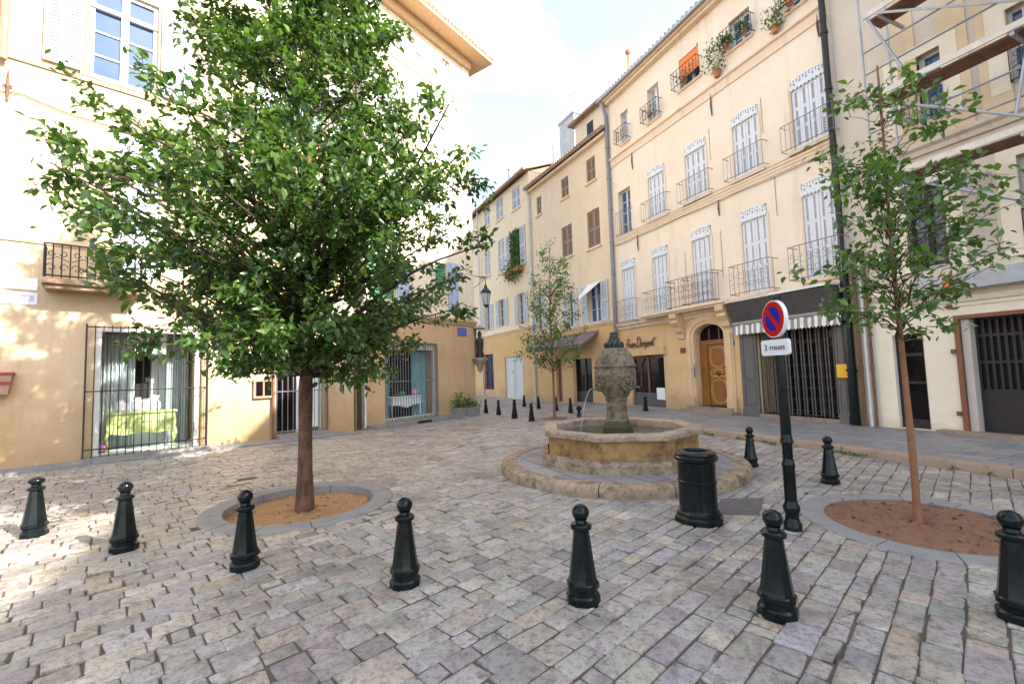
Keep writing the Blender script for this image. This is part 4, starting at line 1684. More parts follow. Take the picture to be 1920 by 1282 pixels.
chimney(roofB, FB, 1050, 1078, 222, 330, -3.2, 1.2, 'chim', 0)
antenna(roofB, FB, 1077, 172, 226, -3.4)
b = MB()
for px, y0 in ((1003, 294), (1039, 268)):
    u, z0 = FB.pt(px, 340, -1.0); _, z1 = FB.pt(px, y0, -1.0)
    b.tube([(u, -1.0, z0 - .4), (u, -1.0, z1)], .022, 5)
ua, zz = FB.pt(1060, 297, -1.0); ub, _ = FB.pt(990, 297, -1.0)
b.tube([(ua, -1.0, zz), (ub, -1.0, zz)], .02, 5)
for k in range(6):
    x = ua + (ub - ua) * k / 5
    b.tube([(x, -1.3, zz), (x, -.7, zz)], .01, 4)
b.build('antenna', 'greyiron', roofB)
chimney(roofR, FR, 1168, 1204, 128, 175, -2.8, 1.2, 'chim', 0)
b = MB()
u, z0 = FR.pt(1176, 128, -2.9); _, z1 = FR.pt(1176, 100, -2.9)
b.tube([(u, -3, z0), (u, -3, z1)], .06, 8)
b.lathe([(0, 0), (.13, .02), (.16, .12), (.13, .22), (0, .24)], 10, (u, -3, z1))
b.build('chimney_cowl', 'terracotta', roofR)
antenna(roofR, FR, 1244, 62, 92, -1.4, 5, .8)

# --- C
Cr = FB.root('corner_house', label='yellow cream house with grey shutters, a plant filled window and a pale garage door', cat='house')
c_eave = FB.pt(960, 347)[1]
zc1 = FB.pt(950, 622)[1]
ops = []
WC = [((909, 919), (467, 518)), ((934, 946), (449, 511)), ((960, 975), (352, 392)), ((908, 918), (385, 425)), ((930, 943), (372, 412))]
WCr = [FB.rect(a[0], a[1], c[0], c[1]) for a, c in WC]
op = FB.rect(958, 976, 431, 503)
w1s = [FB.rect(936, 947, 561, 612), FB.rect(972, 984, 549, 607), FB.rect(911, 920, 572, 620)]
gar = FB.rect(947, 981, 668, 754); gar = (gar[0], gar[1], .02, gar[3])
grl = FB.rect(909, 926, 664, 730)
for r in WCr + [op] + w1s: ops.append((*r, .22))
ops += [(*gar, .2), (*grl, .22)]
uc1 = uC1 + 6
wall(Cr, uBC + .002, uc1, -.3, c_eave, ops, ['c_up', 'b_low'], zc1 - .05, 9)
string_course(Cr, uBC + .01, uc1, zc1, PROF2, 'c_up')
roofC = roof(Cr, uBC + .02, uc1, c_eave, .4, 9, 1.8)
for r in WCr:
    u0, u1, z0, z1 = r
    b = MB(); b.box(u0 - .1, u1 + .1, -.05, .07, z0 - .08, z0); win = b.build('window', 'c_up', Cr)
    m = (u0 + u1) / 2
    for a, c in ((u0 + .01, m - .003), (m + .003, u1 - .01)):
        louvre_leaf(win, a, c, z0 + .01, z1 - .01, -.08, 'palegrey', 'greywhite', 1, 2)
for r in [op] + w1s:
    u0, u1, z0, z1 = r
    win = casement(Cr, u0, u1, z0, z1, -.2, 'palegrey', 'glass', 2, 3)
    w = (u1 - u0) * .5
    louvre_leaf(win, u0 - w - .02, u0 - .02, z0, z1, .02, 'palegrey', 'greywhite', 1, 2)
    louvre_leaf(win, u1 + .02, u1 + w + .02, z0, z1, .02, 'palegrey', 'greywhite', 1, 2)
u0, u1, z0, z1 = gar
b = MB()
b.box(u0 + .01, u1 - .01, -.16, -.09, z0, z1 - .01)
for k in range(2):
    a = u0 + .12 + k * (u1 - u0) * .48; c = a + (u1 - u0) * .40
    b.band([(a, z0 + .2), (c, z0 + .2), (c, z1 - .2), (a, z1 - .2), (a, z0 + .2)], -.03, .03, -.09, -.065)
gd = b.build('garage_door', 'palegrey', Cr)
b = MB(); b.lathe([(0, 0), (.05, .0), (.05, .06), (0, .06)], 8, ((u0 + u1) / 2 + .25, -.08, (z0 + z1) / 2 + .3)); b.build('handle', 'iron', gd)
u0, u1, z0, z1 = grl
win = casement(Cr, u0, u1, z0, z1, -.2, 'redwood', 'glass', 2, 2)
b = MB()
for k in range(6):
    x = u0 + (u1 - u0) * (k + .5) / 6
    b.tube([(x, .02, z0), (x, .02, z1)], .014, 4)
for k in range(3):
    b.tube([(u0 - .05, .02, z0 + (z1 - z0) * (k + .5) / 3), (u1 + .05, .02, z0 + (z1 - z0) * (k + .5) / 3)], .012, 4)
b.build('window_grille', 'iron', win)
pipe(Cr, FB, [(uC1 - .12, c_eave, .25), (uC1 - .12, 0, .09)], .06, 'palegrey')
b = MB()
for px, y0 in ((955, 318), (966, 327), (976, 326)):
    u, z0 = FB.pt(px, 352, -.8); _, z1 = FB.pt(px, y0, -.8)
    b.tube([(u, -.8, z0 - .4), (u, -.8, z1)], .045, 6); b.lathe([(.10, 0), (.10, .06), (.0, .1)], 8, (u, -.8, z1))
b.build('vent_pipe', 'greyiron', roofC)

# plants in the open window
u0, u1, z0, z1 = op
pr = FB.on('window_box', (u0 + u1) / 2, .22, z0 - .35, label='window box overflowing with green plants at the open shuttered window', cat='window box')
b = MB(); b.cbox(-(u1 - u0) * .75, (u1 - u0) * .75, -.18, .2, 0, .25); b.build('box', 'terracotta', pr)
g = np.random.default_rng(5)
n = 700
P = np.stack([g.normal(0, (u1 - u0) * .45, n), g.normal(.05, .15, n), .05 + g.normal(.1, .28, n)], 1)
P2 = np.stack([g.uniform(-(u1 - u0) * .45, (u1 - u0) * .45, 900), g.uniform(-.25, -.02, 900), .3 + (z1 - z0) * g.random(900)], 1)
P = np.concatenate([P, P2])
leaf_cloud('foliage', P, g.normal(0, 1, P.shape) + [0, .4, .2], .17, pr, 'leaf2', 3)

# ================================================================== M : cream house
Mr = FM.root('tall_house', label='tall cream white house with an overhanging orange eave and an ochre ground floor', cat='house')
m_eave = FM.pt(831, 80)[1] - .05
zm1 = FM.pt(860, 603)[1]
zmA, zmB = FM.pt(820, 293)[1], FM.pt(820, 160)[1]
u_end = 0.0
u_ML = FM.pt(667, 700)[0]
ops = []
Mw = [FM.rect(810, 843, 212, 290), FM.rect(700, 752, 150, 262), FM.rect(808, 842, 372, 446), FM.rect(690, 748, 350, 442)]
Mg = FM.rect(816, 838, 493, 545); Mg2 = FM.rect(690, 742, 490, 560)
Mt = [FM.rect(829, 843, 112, 138), FM.rect(762, 778, 66, 92), FM.rect(716, 736, 48, 76)]
shM = FM.rect(722, 821, 642, 790); shM = (shM[0], shM[1], .13, shM[3])
for r in Mw + [Mg, Mg2]: ops.append((*r, .22))
for r in Mt: ops.append((r[0], r[1], r[2], min(r[3], m_eave - .15), .22))
ops.append((*shM, .9))
wall(Mr, u_end, u_ML + 0, -.3, m_eave, ops, ['m_up', 'm_low'], zm1, 9)
string_course(Mr, u_end, u_ML, zmA, PROF2, 'm_up')
string_course(Mr, u_end, u_ML, zmB, PROF2, 'm_up')
string_course(Mr, u_end - .05, u_ML, zm1, [(0, -.14), (.05, -.14), (.10, -.02), (.14, 0), (.14, .08), (0, .12)], 'm_low')
b = MB()
b.box(u_end - .75, u_ML + 6, -8, .85, m_eave + .004, m_eave + .07)
b.build('soffit', 'soffit', Mr)
b = MB()
b.box(u_end - .01, u_ML, -.02, .16, m_eave - .35, m_eave); b.build('eave', 'soffit', Mr)
roof(Mr, u_end - .70, u_ML + 6, m_eave + .08, .86, 9, 1.8)
for k, r in enumerate(Mw):
    u0, u1, z0, z1 = r
    b = MB(); b.box(u0 - .1, u1 + .1, -.05, .08, z0 - .09, z0); win = b.build('window', 'm_up', Mr)
    m = (u0 + u1) / 2
    for a, c in ((u0 + .01, m - .004), (m + .004, u1 - .01)):
        louvre_leaf(win, a, c, z0 + .01, z1 - .01, -.06, 'white', 'greywhite', 1, 3)
for k, r in enumerate((Mg, Mg2)):
    u0, u1, z0, z1 = r
    b = MB(); b.box(u0 - .1, u1 + .1, -.05, .08, z0 - .09, z0); win = b.build('window', 'm_up', Mr)
    MB().box(u0 + .01, u1 - .01, -.16, -.12, z0 + .01, z1 - .01).build('blind', 'green_sh', win)
    w = (u1 - u0) * (.9 if k == 0 else .5)
    louvre_leaf(win, u0 - w - .04, u0 - .04, z0 - .75 * (k == 0), z1 + .1, .02, 'blue_sh', 'blue_sh', 2 if k == 0 else 1, 3)
for k, r in enumerate(Mt):
    u0, u1, z0, z1 = r[0], r[1], r[2], min(r[3], m_eave - .15)
    win = casement(Mr, u0, u1, z0, z1, -.18, 'white', 'glass' if k != 1 else 'curtain_glass', 2, 2)
    if k: louvre_leaf(win, u0 - (u1 - u0) * .9, u0 - .03, z0, z1, .02, 'white', 'greywhite', 1, 1)
# corner pilaster line + antenna of drain
b = MB(); b.box(u_end - .002, u_end + .45, -.01, .03, zm1 + .13, m_eave - .36); b.build('corner_strip', 'm_up', Mr)


def barred_window(root, r, y=.16, n=14, mat='iron', deep=.55, rows=3, name='window_grille', rr=.012, ret=True, gate=False):
    """projecting iron grille with returns to the wall"""
    u0, u1, z0, z1 = r
    b = MB()
    if gate: y = -.04
    for k in range(rows):
        z = z0 + .06 + (z1 - z0 - .1) * k / (rows - 1)
        b.tube([(u0, 0 if not gate else y, z), (u0, y, z), (u1, y, z), (u1, 0 if not gate else y, z)], rr * 1.3, 4)
    for k in range(n + 1):
        x = u0 + (u1 - u0) * k / n
        b.tube([(x, y, z0), (x, y, z1)], rr, 5)
    return b.build(name, mat, root)


# M shop window with grille
u0, u1, z0, z1 = shM
b = MB(); b.box(u0, u0 + .07, -.26, -.18, z0, z1); b.box(u1 - .07, u1, -.26, -.18, z0, z1); b.box(u0 + .07, u1 - .07, -.26, -.18, z0, z0 + .1); b.box(u0 + .07, u1 - .07, -.26, -.18, z1 - .25, z1)
sf = b.build('shop_window', 'palegrey', Mr)
barred_window(sf, (u0 + .03, u1 - .03, z0, z1 - .05), .04, 20, 'greyiron', rows=3)
b = MB()
nn = 40
for (ua, ub) in ((u0 + .1, u0 + .75), (u1 - .6, u1 - .1)):
    pts = [(ua + (ub - ua) * i / nn, -.62 + .05 * math.sin(i * 1.1)) for i in range(nn + 1)]
    for (a, c), (d, e) in zip(pts, pts[1:]):
        b.quad((a, c, z0 + .05), (d, e, z0 + .05), (d, e, z1 - .3), (a, c, z1 - .3))
b.build('curtain', 'teal', sf, smooth='all')
# console table on display
tw = (u1 - u0) * .55
tb_ = FM.on('display_table', (u0 + u1) / 2, -.5, z0, label='pale green painted display table with goods behind the ochre corner shop grille', cat='table')
b = MB(); b.prism([(-tw / 2, .78), (tw / 2, .78), (tw / 2, .52), (tw * .25, .50), (0, .40), (-tw * .25, .50), (-tw / 2, .52)], -.16, .16); b.cbox(-tw / 2 - .04, tw / 2 + .04, -.2, .2, .78, .82); b.build('table_top', 'drape', tb_)
for sx in (-1, 1):
    for sy in (-1, 1):
        b = MB(); b.tube([(sx * (tw / 2 - .05), sy * .12, .55), (sx * (tw / 2 - .02), sy * .13, .3), (sx * (tw / 2 - .06), sy * .12, 0)], [.035, .022, .02], 6); b.build('leg', 'drape', tb_)
for k, (dx, mt, h) in enumerate(((-.5, 'pink', .22), (.35, 'redplate', .12), (.1, 'leaf', .18))):
    o = FM.on('vase', (u0 + u1) / 2 + dx * tw * .7, -.5, z0 + .82, label=['pale pink bag on the display table behind the corner shop grille', 'dark red bowl on the display table behind the corner shop grille', 'small green pot on the display table behind the corner shop grille'][k], cat=['bag', 'bowl', 'pot'][k])
    o.name = ['display_bag', 'bowl', 'pot'][k]
    MB().lathe([(.05, 0), (.12, h * .4), (.11, h * .8), (.07, h)], 12, (0, 0, 0)).build('body', mt if mt != 'leaf' else 'green_sh', o, smooth=40)
b = MB(); vu, vz = FM.pt(777, 791)
b.box(vu - .32, vu + .32, .548, .56, .02, .10); b.build('vent', 'dark', sf)
plate('street_sign', 'small blue and white street name plate high on the ochre corner', 'street sign', FM, 866, 622, .55, .34, 'blueplate')
b = MB(); u, z = FM.pt(667, 700)
pipe(Mr, FM, [(u_ML - .06, 14, .1), (u_ML - .06, .05, .1)], .07, 'iron')
pipe(Mr, FM, [(u_ML - .28, 14, .1), (u_ML - .28, .05, .1)], .045, 'palegrey')

# lantern on a bracket from the corner
lu, lz = FM.pt(911, 557, .35)
ln = FM.on('wall_lantern', lu, .35, lz - .45, label='black iron street lantern hanging from a scrolled bracket at the cream house corner', cat='lantern')
b = MB()
b.lathe([(.11, .12), (.20, .62)], 6, mi=0, cap=False)
b.build('pane', 'curtain_glass', ln)
b = MB()
for k in range(6):
    w = math.pi * 2 * k / 6
    b.tube([(.115 * math.cos(w), .115 * math.sin(w), .10), (.205 * math.cos(w), .205 * math.sin(w), .62)], .014, 4)
b.lathe([(.04, 0), (.13, .08), (.12, .12)], 6)
b.lathe([(.23, .62), (.24, .66), (.12, .82), (.07, .84), (.07, .92), (.03, .98), (.02, 1.05)], 12)
b.build('frame', 'iron', ln)
b = MB()
b.tube([(0, 0, 1.05), (0, 0, 1.18), (.08, 0, 1.28), (.2, -.05, 1.27), (.25, -.1, 1.18)], .018, 5)
b.tube([(-.05, .05, 1.33), (.15, -.1, 1.33), (-lu + 0, -.35, 1.36)], .02, 5)
b.tube([(-.02, .0, 1.3), (-.5 * lu * .6, -.2, 1.1), (-lu, -.35, .8)], .014, 5)
b.build('bracket', 'iron', ln)

# corner niche with a small statue on a corbel
nu, nz = FM.pt(890, 672)
ns = FM.on('corner_shrine', -.12, .18, nz - .5, label='small dark statue on a carved stone corbel at the ochre house corner', cat='statue')
b = MB(); b.lathe([(.03, -.1), (.10, 0), (.14, .15), (.26, .34), (.34, .42), (.36, .50), (.33, .52)], 14); b.build('corbel', 'frim', ns, smooth=40)
b = MB(); b.lathe([(.17, .52), (.18, .6), (.13, .85), (.17, 1.15), (.15, 1.32), (.06, 1.40), (.09, 1.50), (.09, 1.58), (.03, 1.68)], 12); b.build('figure', 'iron', ns, smooth=60)
b = MB(); b.lathe([(.0, 1.95), (.16, 1.86), (.27, 1.78), (.25, 1.74)], 14); b.box(-.05, .05, -.32, -.2, .5, 1.85); b.build('hood', 'frim', ns, smooth=40)
# planters at the corner
for k, (px, py, s, lab) in enumerate(((862, 781, .45, 'grey planter of low shrubs at the foot of the ochre corner'), (884, 779, .42, 'grey stone trough with reddish plants beside the corner planter'))):
    p = hitz(px, py)
    o = empty('planter', p, FM.rz, label=lab, cat='planter')
    b = MB(); b.cbox(-.32, .32, -.2, .2, 0, .36, .02); b.build('box', 'collar', o)
    g = np.random.default_rng(20 + k)
    P = np.stack([g.normal(0, .2, 260), g.normal(0, .13, 260), .36 + np.abs(g.normal(0, .28 if k == 0 else .15, 260))], 1)
    leaf_cloud('foliage', P, g.normal(0, 1, P.shape) + [0, 0, .6], .10, o, 'leaf2', 9 + k)

# ================================================================== L : near left house
Lr = FL.root('left_house', label='pale yellow house with barred shop window and iron balcony behind the big tree', cat='house')
l_top = 14.6
zl1 = FL.pt(40, 449)[1]
zlA = FL.pt(60, 118)[1]
u_far = FL.pt(-420, 700)[0]
ops = []
lw1 = list(FL.rect(166, 296, 60, 150)); lw1[2] = FL.pt(225, 158)[1]; lw1[3] = lw1[2] + 2.35
ops.append((*lw1, .28))
lw2 = list(FL.rect(215, 300, 250, 455)); lw2[2] = FL.pt(190, 520)[1]; lw2[3] = FL.pt(190, 235)[1]
ops.append((*lw2, .28))
lw3 = (lw1[0] - 4.2, lw1[1] - 4.2, lw1[2], lw1[3]); ops.append((*lw3, .28))
lw4 = (lw2[0] - 4.0, lw2[1] - 4.0, lw2[2] + .4, lw2[3]); ops.append((*lw4, .28))
gw = FL.rect(178, 371, 614, 838); gw = (gw[0], gw[1], .10, FL.pt(280, 617)[1]); ops.append((*gw, 1.5))
gd_ = FL.rect(517, 606, 655, 812); gd_ = (gd_[0], gd_[1], .14, gd_[3]); ops.append((*gd_, .9))
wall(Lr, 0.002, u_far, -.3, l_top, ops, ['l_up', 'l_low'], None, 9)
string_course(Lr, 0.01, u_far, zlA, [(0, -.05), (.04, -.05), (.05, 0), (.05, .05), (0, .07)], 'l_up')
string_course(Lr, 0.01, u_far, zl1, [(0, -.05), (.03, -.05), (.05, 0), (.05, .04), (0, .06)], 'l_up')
roof(Lr, 0.01, u_far, l_top, .5, 9, 1.8)
# upper windows
for k, r in enumerate((lw1, lw3)):
    u0, u1, z0, z1 = r
    zt = z0 + 1.72
    win = casement(Lr, u0, u1, z0, z1, -.14, 'white', 'glass', 2, 4, fr=.09)
    b = MB(); b.box(u0 + .005, u1 - .005, -.139, -.03, zt, zt + .09); b.build('transom', 'white', win)
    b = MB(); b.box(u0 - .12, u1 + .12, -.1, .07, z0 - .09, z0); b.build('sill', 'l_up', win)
    b = MB(); b.box(u0 - .06, u0 - .003, -.1, .03, z0, z1); b.box(u1 + .003, u1 + .06, -.1, .03, z0, z1); b.build('surround', 'brown_sh', win)
    w = (u1 - u0) * .52
    louvre_leaf(win, u1 + .07, u1 + .07 + w, z0 + .0, z1, .04, 'white', 'greywhite', 2, 3)
    louvre_leaf(win, u0 - .07 - w, u0 - .07, z0 + .0, z1, .04, 'white', 'greywhite', 2, 3)
for k, r in enumerate((lw2, lw4)):
    u0, u1, z0, z1 = r
    win = casement(Lr, u0, u1, z0, z1, -.2, 'white', 'glass', 2, 4)
    w = (u1 - u0) * .5
    m = (u0 + u1) / 2
    louvre_leaf(win, u0 + .01, m - .003, z0 + .03, z1 - .01, -.10, 'white', 'greywhite', 1, 3)
    louvre_leaf(win, m + .003, u1 - .01, z0 + .03, z1 - .01, -.10, 'white', 'greywhite', 1, 3)
# balcony
ub0 = FL.pt(268, 556, .6)[0]; ub1 = FL.pt(76, 540, .6)[0]
zb0 = FL.pt(170, 545, .6)[1]
b = MB()
b.box(ub0, ub1, 0, .62, zb0 + .10, zb0 + .22)
b.box(ub0 + .05, ub1 - .05, 0, .55, zb0, zb0 + .10)
bal = b.build('balcony', stone('dark_balcony_stone', (.30, .20, .13), (.22, .14, .09), (.08, .06, .05), 3), Lr)
railing(bal, ub0 + .03, ub1 - .03, zb0 + .22, FL.pt(90, 455, .6)[1], .0, .59, 'iron', 'scroll', step=.13, r=.012)
# iron tie, wire
b = MB(); u, za = FL.pt(14, 190); _, zb = FL.pt(18, 135)
b.tube([(u, .04, za), (u, .05, (za + zb) / 2), (u, .04, zb)], [.02, .03, .012], 6)
b.tube([(u - .07, .04, (za + zb) / 2), (u + .07, .04, (za + zb) / 2)], .018, 6)
b.build('wall_tie', 'rust', Lr)
b = MB()
wp = [(-200, 165), (0, 172), (40, 178), (80, 195), (130, 215), (200, 235), (300, 262)]
b.tube([(FL.pt(*p)[0], .03, FL.pt(*p)[1]) for p in wp], .012, 4); b.build('cable', 'rust', Lr)
pipe(Lr, FL, [(FL.pt(8, 80)[0], l_top, .12), (FL.pt(8, 80)[0], 8.6, .12)], .07, 'brown_sh')
# street plates at the left edge
plate('street_plate', 'white stone street name plate, the upper one at the left edge', 'street sign', FL, 8, 529, .95, .26, 'white')
o = plate('street_plate', 'white street plate with a blue band under the white one at the left edge', 'street sign', FL, 8, 557, .95, .26, 'white')
MB().cbox(-.42, .36, .008, .012, .08, .2, .002).build('band', 'blue_sh', o)
# wall planter at the left edge
u, z = FL.pt(-6, 716)
o = FL.on('wall_planter', u, .15, z - .26, label='dark red bordered box fixed to the stained wall at the left edge', cat='wall box')
b = MB(); b.prism([(-.18, 0), (.18, 0), (.23, .40), (-.23, .40)], -.12, .12); b.build('box', 'brown_sh', o)
b = MB(); b.box(-.25, .25, -.14, .14, .40, .45); b.box(-.215, .215, .122, .134, .20, .26); b.build('trim', 'redplate', o)

# barred display window : interior
u0, u1, z0, z1 = gw
b = MB()
b.box(u0 - .0, u0 + .09, -.12, .02, z0, z1); b.box(u1 - .09, u1, -.12, .02, z0, z1); b.box(u0 + .09, u1 - .09, -.12, .02, z1 - .09, z1)
dw = b.build('display_window', 'palegrey', Lr)
b = MB()
b.box(u0 + .01, u1 - .01, -1.49, -1.46, z0, z1)
b.box(u0 + .01, u1 - .01, -1.46, -.13, z0 - .003, z0 + .02)
b.build('backdrop', 'drape', dw)
b = MB()
nn = 60
for (ua, ub, yy) in ((u0 + .1, u0 + (u1 - u0) * .30, -.95), (u0 + (u1 - u0) * .62, u1 - .1, -.95)):
    pts = [(ua + (ub - ua) * i / nn, yy + .06 * math.sin(i * .95)) for i in range(nn + 1)]
    for (a, c), (d, e) in zip(pts, pts[1:]):
        b.quad((a, c, z0 + .03), (d, e, z0 + .03), (d, e, z1 - .1), (a, c, z1 - .1))
b.build('curtain', 'drape', dw, smooth='all')
dk = FL.rect(251, 296, 662, 748)
MB().box(dk[0] + .05, dk[1] + .05, -1.455, -1.40, dk[2], dk[3]).build('doorway', 'dark', dw)
sgr = FL.rect(256, 316, 622, 662)
b = MB(); b.box(sgr[0], sgr[1], -.5, -.47, sgr[2], sgr[3]); b.build('hanging_panel', 'paper', dw)
b = MB(); b.box(sgr[0] + .12, sgr[0] + .2, -.468, -.462, sgr[2], sgr[3]); b.box(sgr[1] - .22, sgr[1] - .14, -.468, -.462, sgr[2], sgr[3]); b.build('green_stripe', 'green_sh', dw)
# projecting cage
b = MB()
yb = .30
b.tube([(u0 - .16, yb, z0 - .05), (u0 - .16, yb, z1 + .05)], .018, 5); b.tube([(u1 + .16, yb, z0 - .05), (u1 + .16, yb, z1 + .05)], .018, 5)
for k, z in enumerate((z0 + .18, z0 + (z1 - z0) * .5, z1 - .02)):
    b.tube([(u0 - .16, 0, z), (u0 - .16, yb, z), (u1 + .16, yb, z), (u1 + .16, 0, z)], .014, 4)
n = 16
for k in range(n + 1):
    x = u0 - .16 + (u1 - u0 + .32) * k / n
    b.tube([(x, yb, z0 - .04), (x, yb, z1 + .02)], .011, 5)
for x in (u0 - .16, u1 + .16):
    for y in (.08, .19): b.tube([(x, y, z0 - .04), (x, y, z1 + .02)], .010, 5)
b.build('window_grille', 'darkrust', dw)
# lime sideboard
w = 1.25
cu, _ = FL.pt(266, 790, -.45)
o = FL.on('sideboard', cu, -.45, z0 + .02, label='lime green curved sideboard on cabriole legs inside the barred shop window', cat='sideboard')
b = MB()
b.prism([(-w / 2, .42), (-w / 2 - .03, .6), (-w / 2, .86), (w / 2, .86), (w / 2 + .03, .6), (w / 2, .42), (w * .25, .36), (0, .42), (-w * .25, .36)], -.2, .2)
b.cbox(-w / 2 - .05, w / 2 + .05, -.24, .24, .86, .90)
body = b.build('body', 'lime', o)
for i in range(3):
    for j in range(2):
        b = MB(); x = -w / 2 + w * (i + .5) / 3; b.cbox(x - w / 6 + .03, x + w / 6 - .03, .2, .215, .46 + j * .19, .62 + j * .2); dwr = b.build('drawer', 'lime', body)
for sx in (-1, 1):
    for sy in (-1, 1):
        b = MB(); b.tube([(sx * (w / 2 - .03), sy * .17, .5), (sx * (w / 2 + .03), sy * .19, .32), (sx * (w / 2 - .03), sy * .17, .12), (sx * (w / 2 + .02), sy * .19, 0)], [.05, .04, .025, .03], 7); b.build('leg', 'lime', o, smooth=50)
for k, (dx, lab) in enumerate(((-.4, 'white pleated vase on the left end of the lime sideboard'), (-.1, 'white jug in the middle of the lime sideboard'), (.25, 'round white bowl on the lime sideboard'))):
    q = FL.on('vase', cu - dx, -.45, z0 + .92, label=lab, cat='vase')
    MB().lathe([(.07, 0), (.12, .08), (.10, .2), (.06, .26), (.08, .3 + .04 * k)], 12).build('body', 'white', q, smooth=50)
cu2, _ = FL.pt(190, 830, -.4)
q = FL.on('cushion', cu2, -.4, z0 + .02, label='pink ruffled cushion at the left foot of the barred shop window', cat='cushion')
MB().lathe([(.02, 0), (.12, .03), (.14, .1), (.09, .18), (.03, .21)], 12).build('body', 'pink', q, smooth='all')
b = MB(); b.box(u0 - .2, u1 + .2, -.02, .40, -.02, .095); b.build('step', 'collar', Lr)

# menu box
q = FL.rect(474, 512, 711, 746)
o = FL.on('notice_case', (q[0] + q[1]) / 2, .02, q[2], label='small brown framed notice case on the sunlit yellow wall', cat='notice case')
w, h = (q[1] - q[0]) / 2, q[3] - q[2]
b = MB()
b.box(-w, w, -.015, .06, 0, .06); b.box(-w, w, -.015, .06, h - .06, h); b.box(-w, -w + .06, -.015, .06, .06, h - .06); b.box(w - .06, w, -.015, .06, .06, h - .06); b.box(-.02, .02, -.01, .055, .06, h - .06)
b.build('frame', 'brown_sh', o)
MB().box(-w + .05, w - .05, .0, .03, .05, h - .05).build('pane', 'shopglass', o)
# gated door
u0, u1, z0, z1 = gd_
b = MB()
b.box(u0, u0 + .06, -.3, -.2, z0, z1); b.box(u1 - .06, u1, -.3, -.2, z0, z1); b.box(u0 + .06, u1 - .06, -.3, -.2, z1 - .07, z1)
b.box((u0 + u1) / 2 - .05, (u0 + u1) / 2 + .05, -.3, -.2, z0, z1 - .07)
dd = b.build('glazed_door', 'white', Lr)
MB().box(u0 + .03, u1 - .03, -.27, -.24, z0, z1 - .03).build('pane', 'shopglass', dd)
MB().box(u0 + .08, u0 + (u1 - u0) * .3, -.235, -.2, z0 + .1, z1 - .1).build('curtain', 'drape', dd)
barred_window(dd, (u0 + .0, u1 - .0, z0 + .02, z1 - .05), .10, 9, 'greyiron', rows=3)
for u in (u0 - .09, u1 + .09):
    b = MB(); b.tube([(u, .09, z0 - .1), (u, .09, z1)], .03, 6); b.build('gate_post', 'redwood', dd)

# ================================================================== S : scaffolded house
Sr = FR.root('scaffolded_house', label='grey beige house under scaffolding with a cream ground floor at the right edge', cat='house')
s_top = 14.9
s_end = FR.pt(1925, 800)[0] - 9
zs_ = FR.pt(1800, 548)[1]
ops = []
so1 = FR.rect(1803, 1990, 592, 814); so1 = (FR.pt(2010, 700)[0], FR.pt(1806, 700)[0], SW + .02, FR.pt(1850, 592)[1]); ops.append((*so1, .36))
so2 = FR.rect(1680, 1738, 626, 804); so2 = (so2[0], so2[1], SW + .02, so2[3]); ops.append((*so2, .25))
sw = [FR.rect(1702, 1776, 345, 500), FR.rect(1690, 1772, 150, 226), FR.rect(1692, 1760, 82, 140), FR.rect(1880, 1960, 40, 150), FR.rect(1905, 1985, 285, 440)]
c1 = sw[1]
sw[1] = (c1[0], c1[1], FR.pt(1735, 228)[1], FR.pt(1735, 100)[1]); sw.pop(2)
sw[2] = (FR.pt(1965, 90)[0], FR.pt(1890, 90)[0], sw[1][2], sw[1][3])
sw[3] = (FR.pt(1990, 350)[0], FR.pt(1912, 350)[0], sw[0][2], sw[0][3])
for r in sw: ops.append((*r, .25))
wall(Sr, s_end, uR0 - .002, -.3, s_top, ops, ['s_up', 's_low'], zs_, 11)
# ochre piers and worn panels of the upper storeys
zA, zB = FR.pt(1830, 232)[1], s_top - .5
for px in (1795, 1868):
    u = FR.pt(px, 150)[0]
    MB().box(u - .22, u + .22, -.01, .03, zA, zB).build('pier', 's_pier', Sr)
for px in (1700,):
    u = FR.pt(px, 150)[0]
    MB().box(u - .2, u + .2, -.01, .03, zA, zB).build('pier', 's_pier', Sr)
for a, c, yt, yb in ((1800, 1866, 330, 480), (1803, 1866, 120, 215)):
    r = FR.rect(a, c, yt, yb)
    MB().box(r[0], r[1], -.01, .018, r[2], r[3]).build('panel', 's_panel', Sr)
string_course(Sr, s_end, uR0 - .3, zA - .05, [(0, -.2), (.06, -.2), (.08, -.1), (.16, -.04), (.16, .04), (0, .08)], 's_up')
string_course(Sr, s_end, uR0 - .5, zs_ + .12, [(0, -.1), (.1, -.1), (.2, 0), (.2, .1), (0, .14)], 's_low')
zz1 = FR.pt(1830, 527)[1]
MB().box(s_end, FR.pt(1725, 540)[0], .0, .34, zz1 - .16, zz1 + .18).build('sheet_cornice', 'zinc', Sr)
string_course(Sr, s_end, FR.pt(1730, 565)[0], FR.pt(1830, 557)[1], [(0, -.06), (.05, -.06), (.07, 0), (.07, .05), (0, .06)], 's_low')
string_course(Sr, s_end, FR.pt(1730, 565)[0], FR.pt(1830, 568)[1], [(0, -.03), (.03, -.03), (.03, .03), (0, .03)], 's_low')
for k, r in enumerate(sw):
    u0, u1, z0, z1 = r
    win = casement(Sr, u0, u1, z0, z1, -.2, 'palegrey' if k else 'iron', 'glass', 2, 4)
    b = MB(); b.box(u0 - .28, u0, -.02, .04, z0 - .1, z1 + .25); b.box(u1, u1 + .28, -.02, .04, z0 - .1, z1 + .25); b.box(u0, u1, -.02, .04, z1, z1 + .25)
    b.build('surround', 's_low', win)
    railing(win, u0 + .02, u1 - .02, z0 + .0, z0 + .75, .0, .10, 'iron', 'scroll', step=.13)
u0, u1, z0, z1 = so2
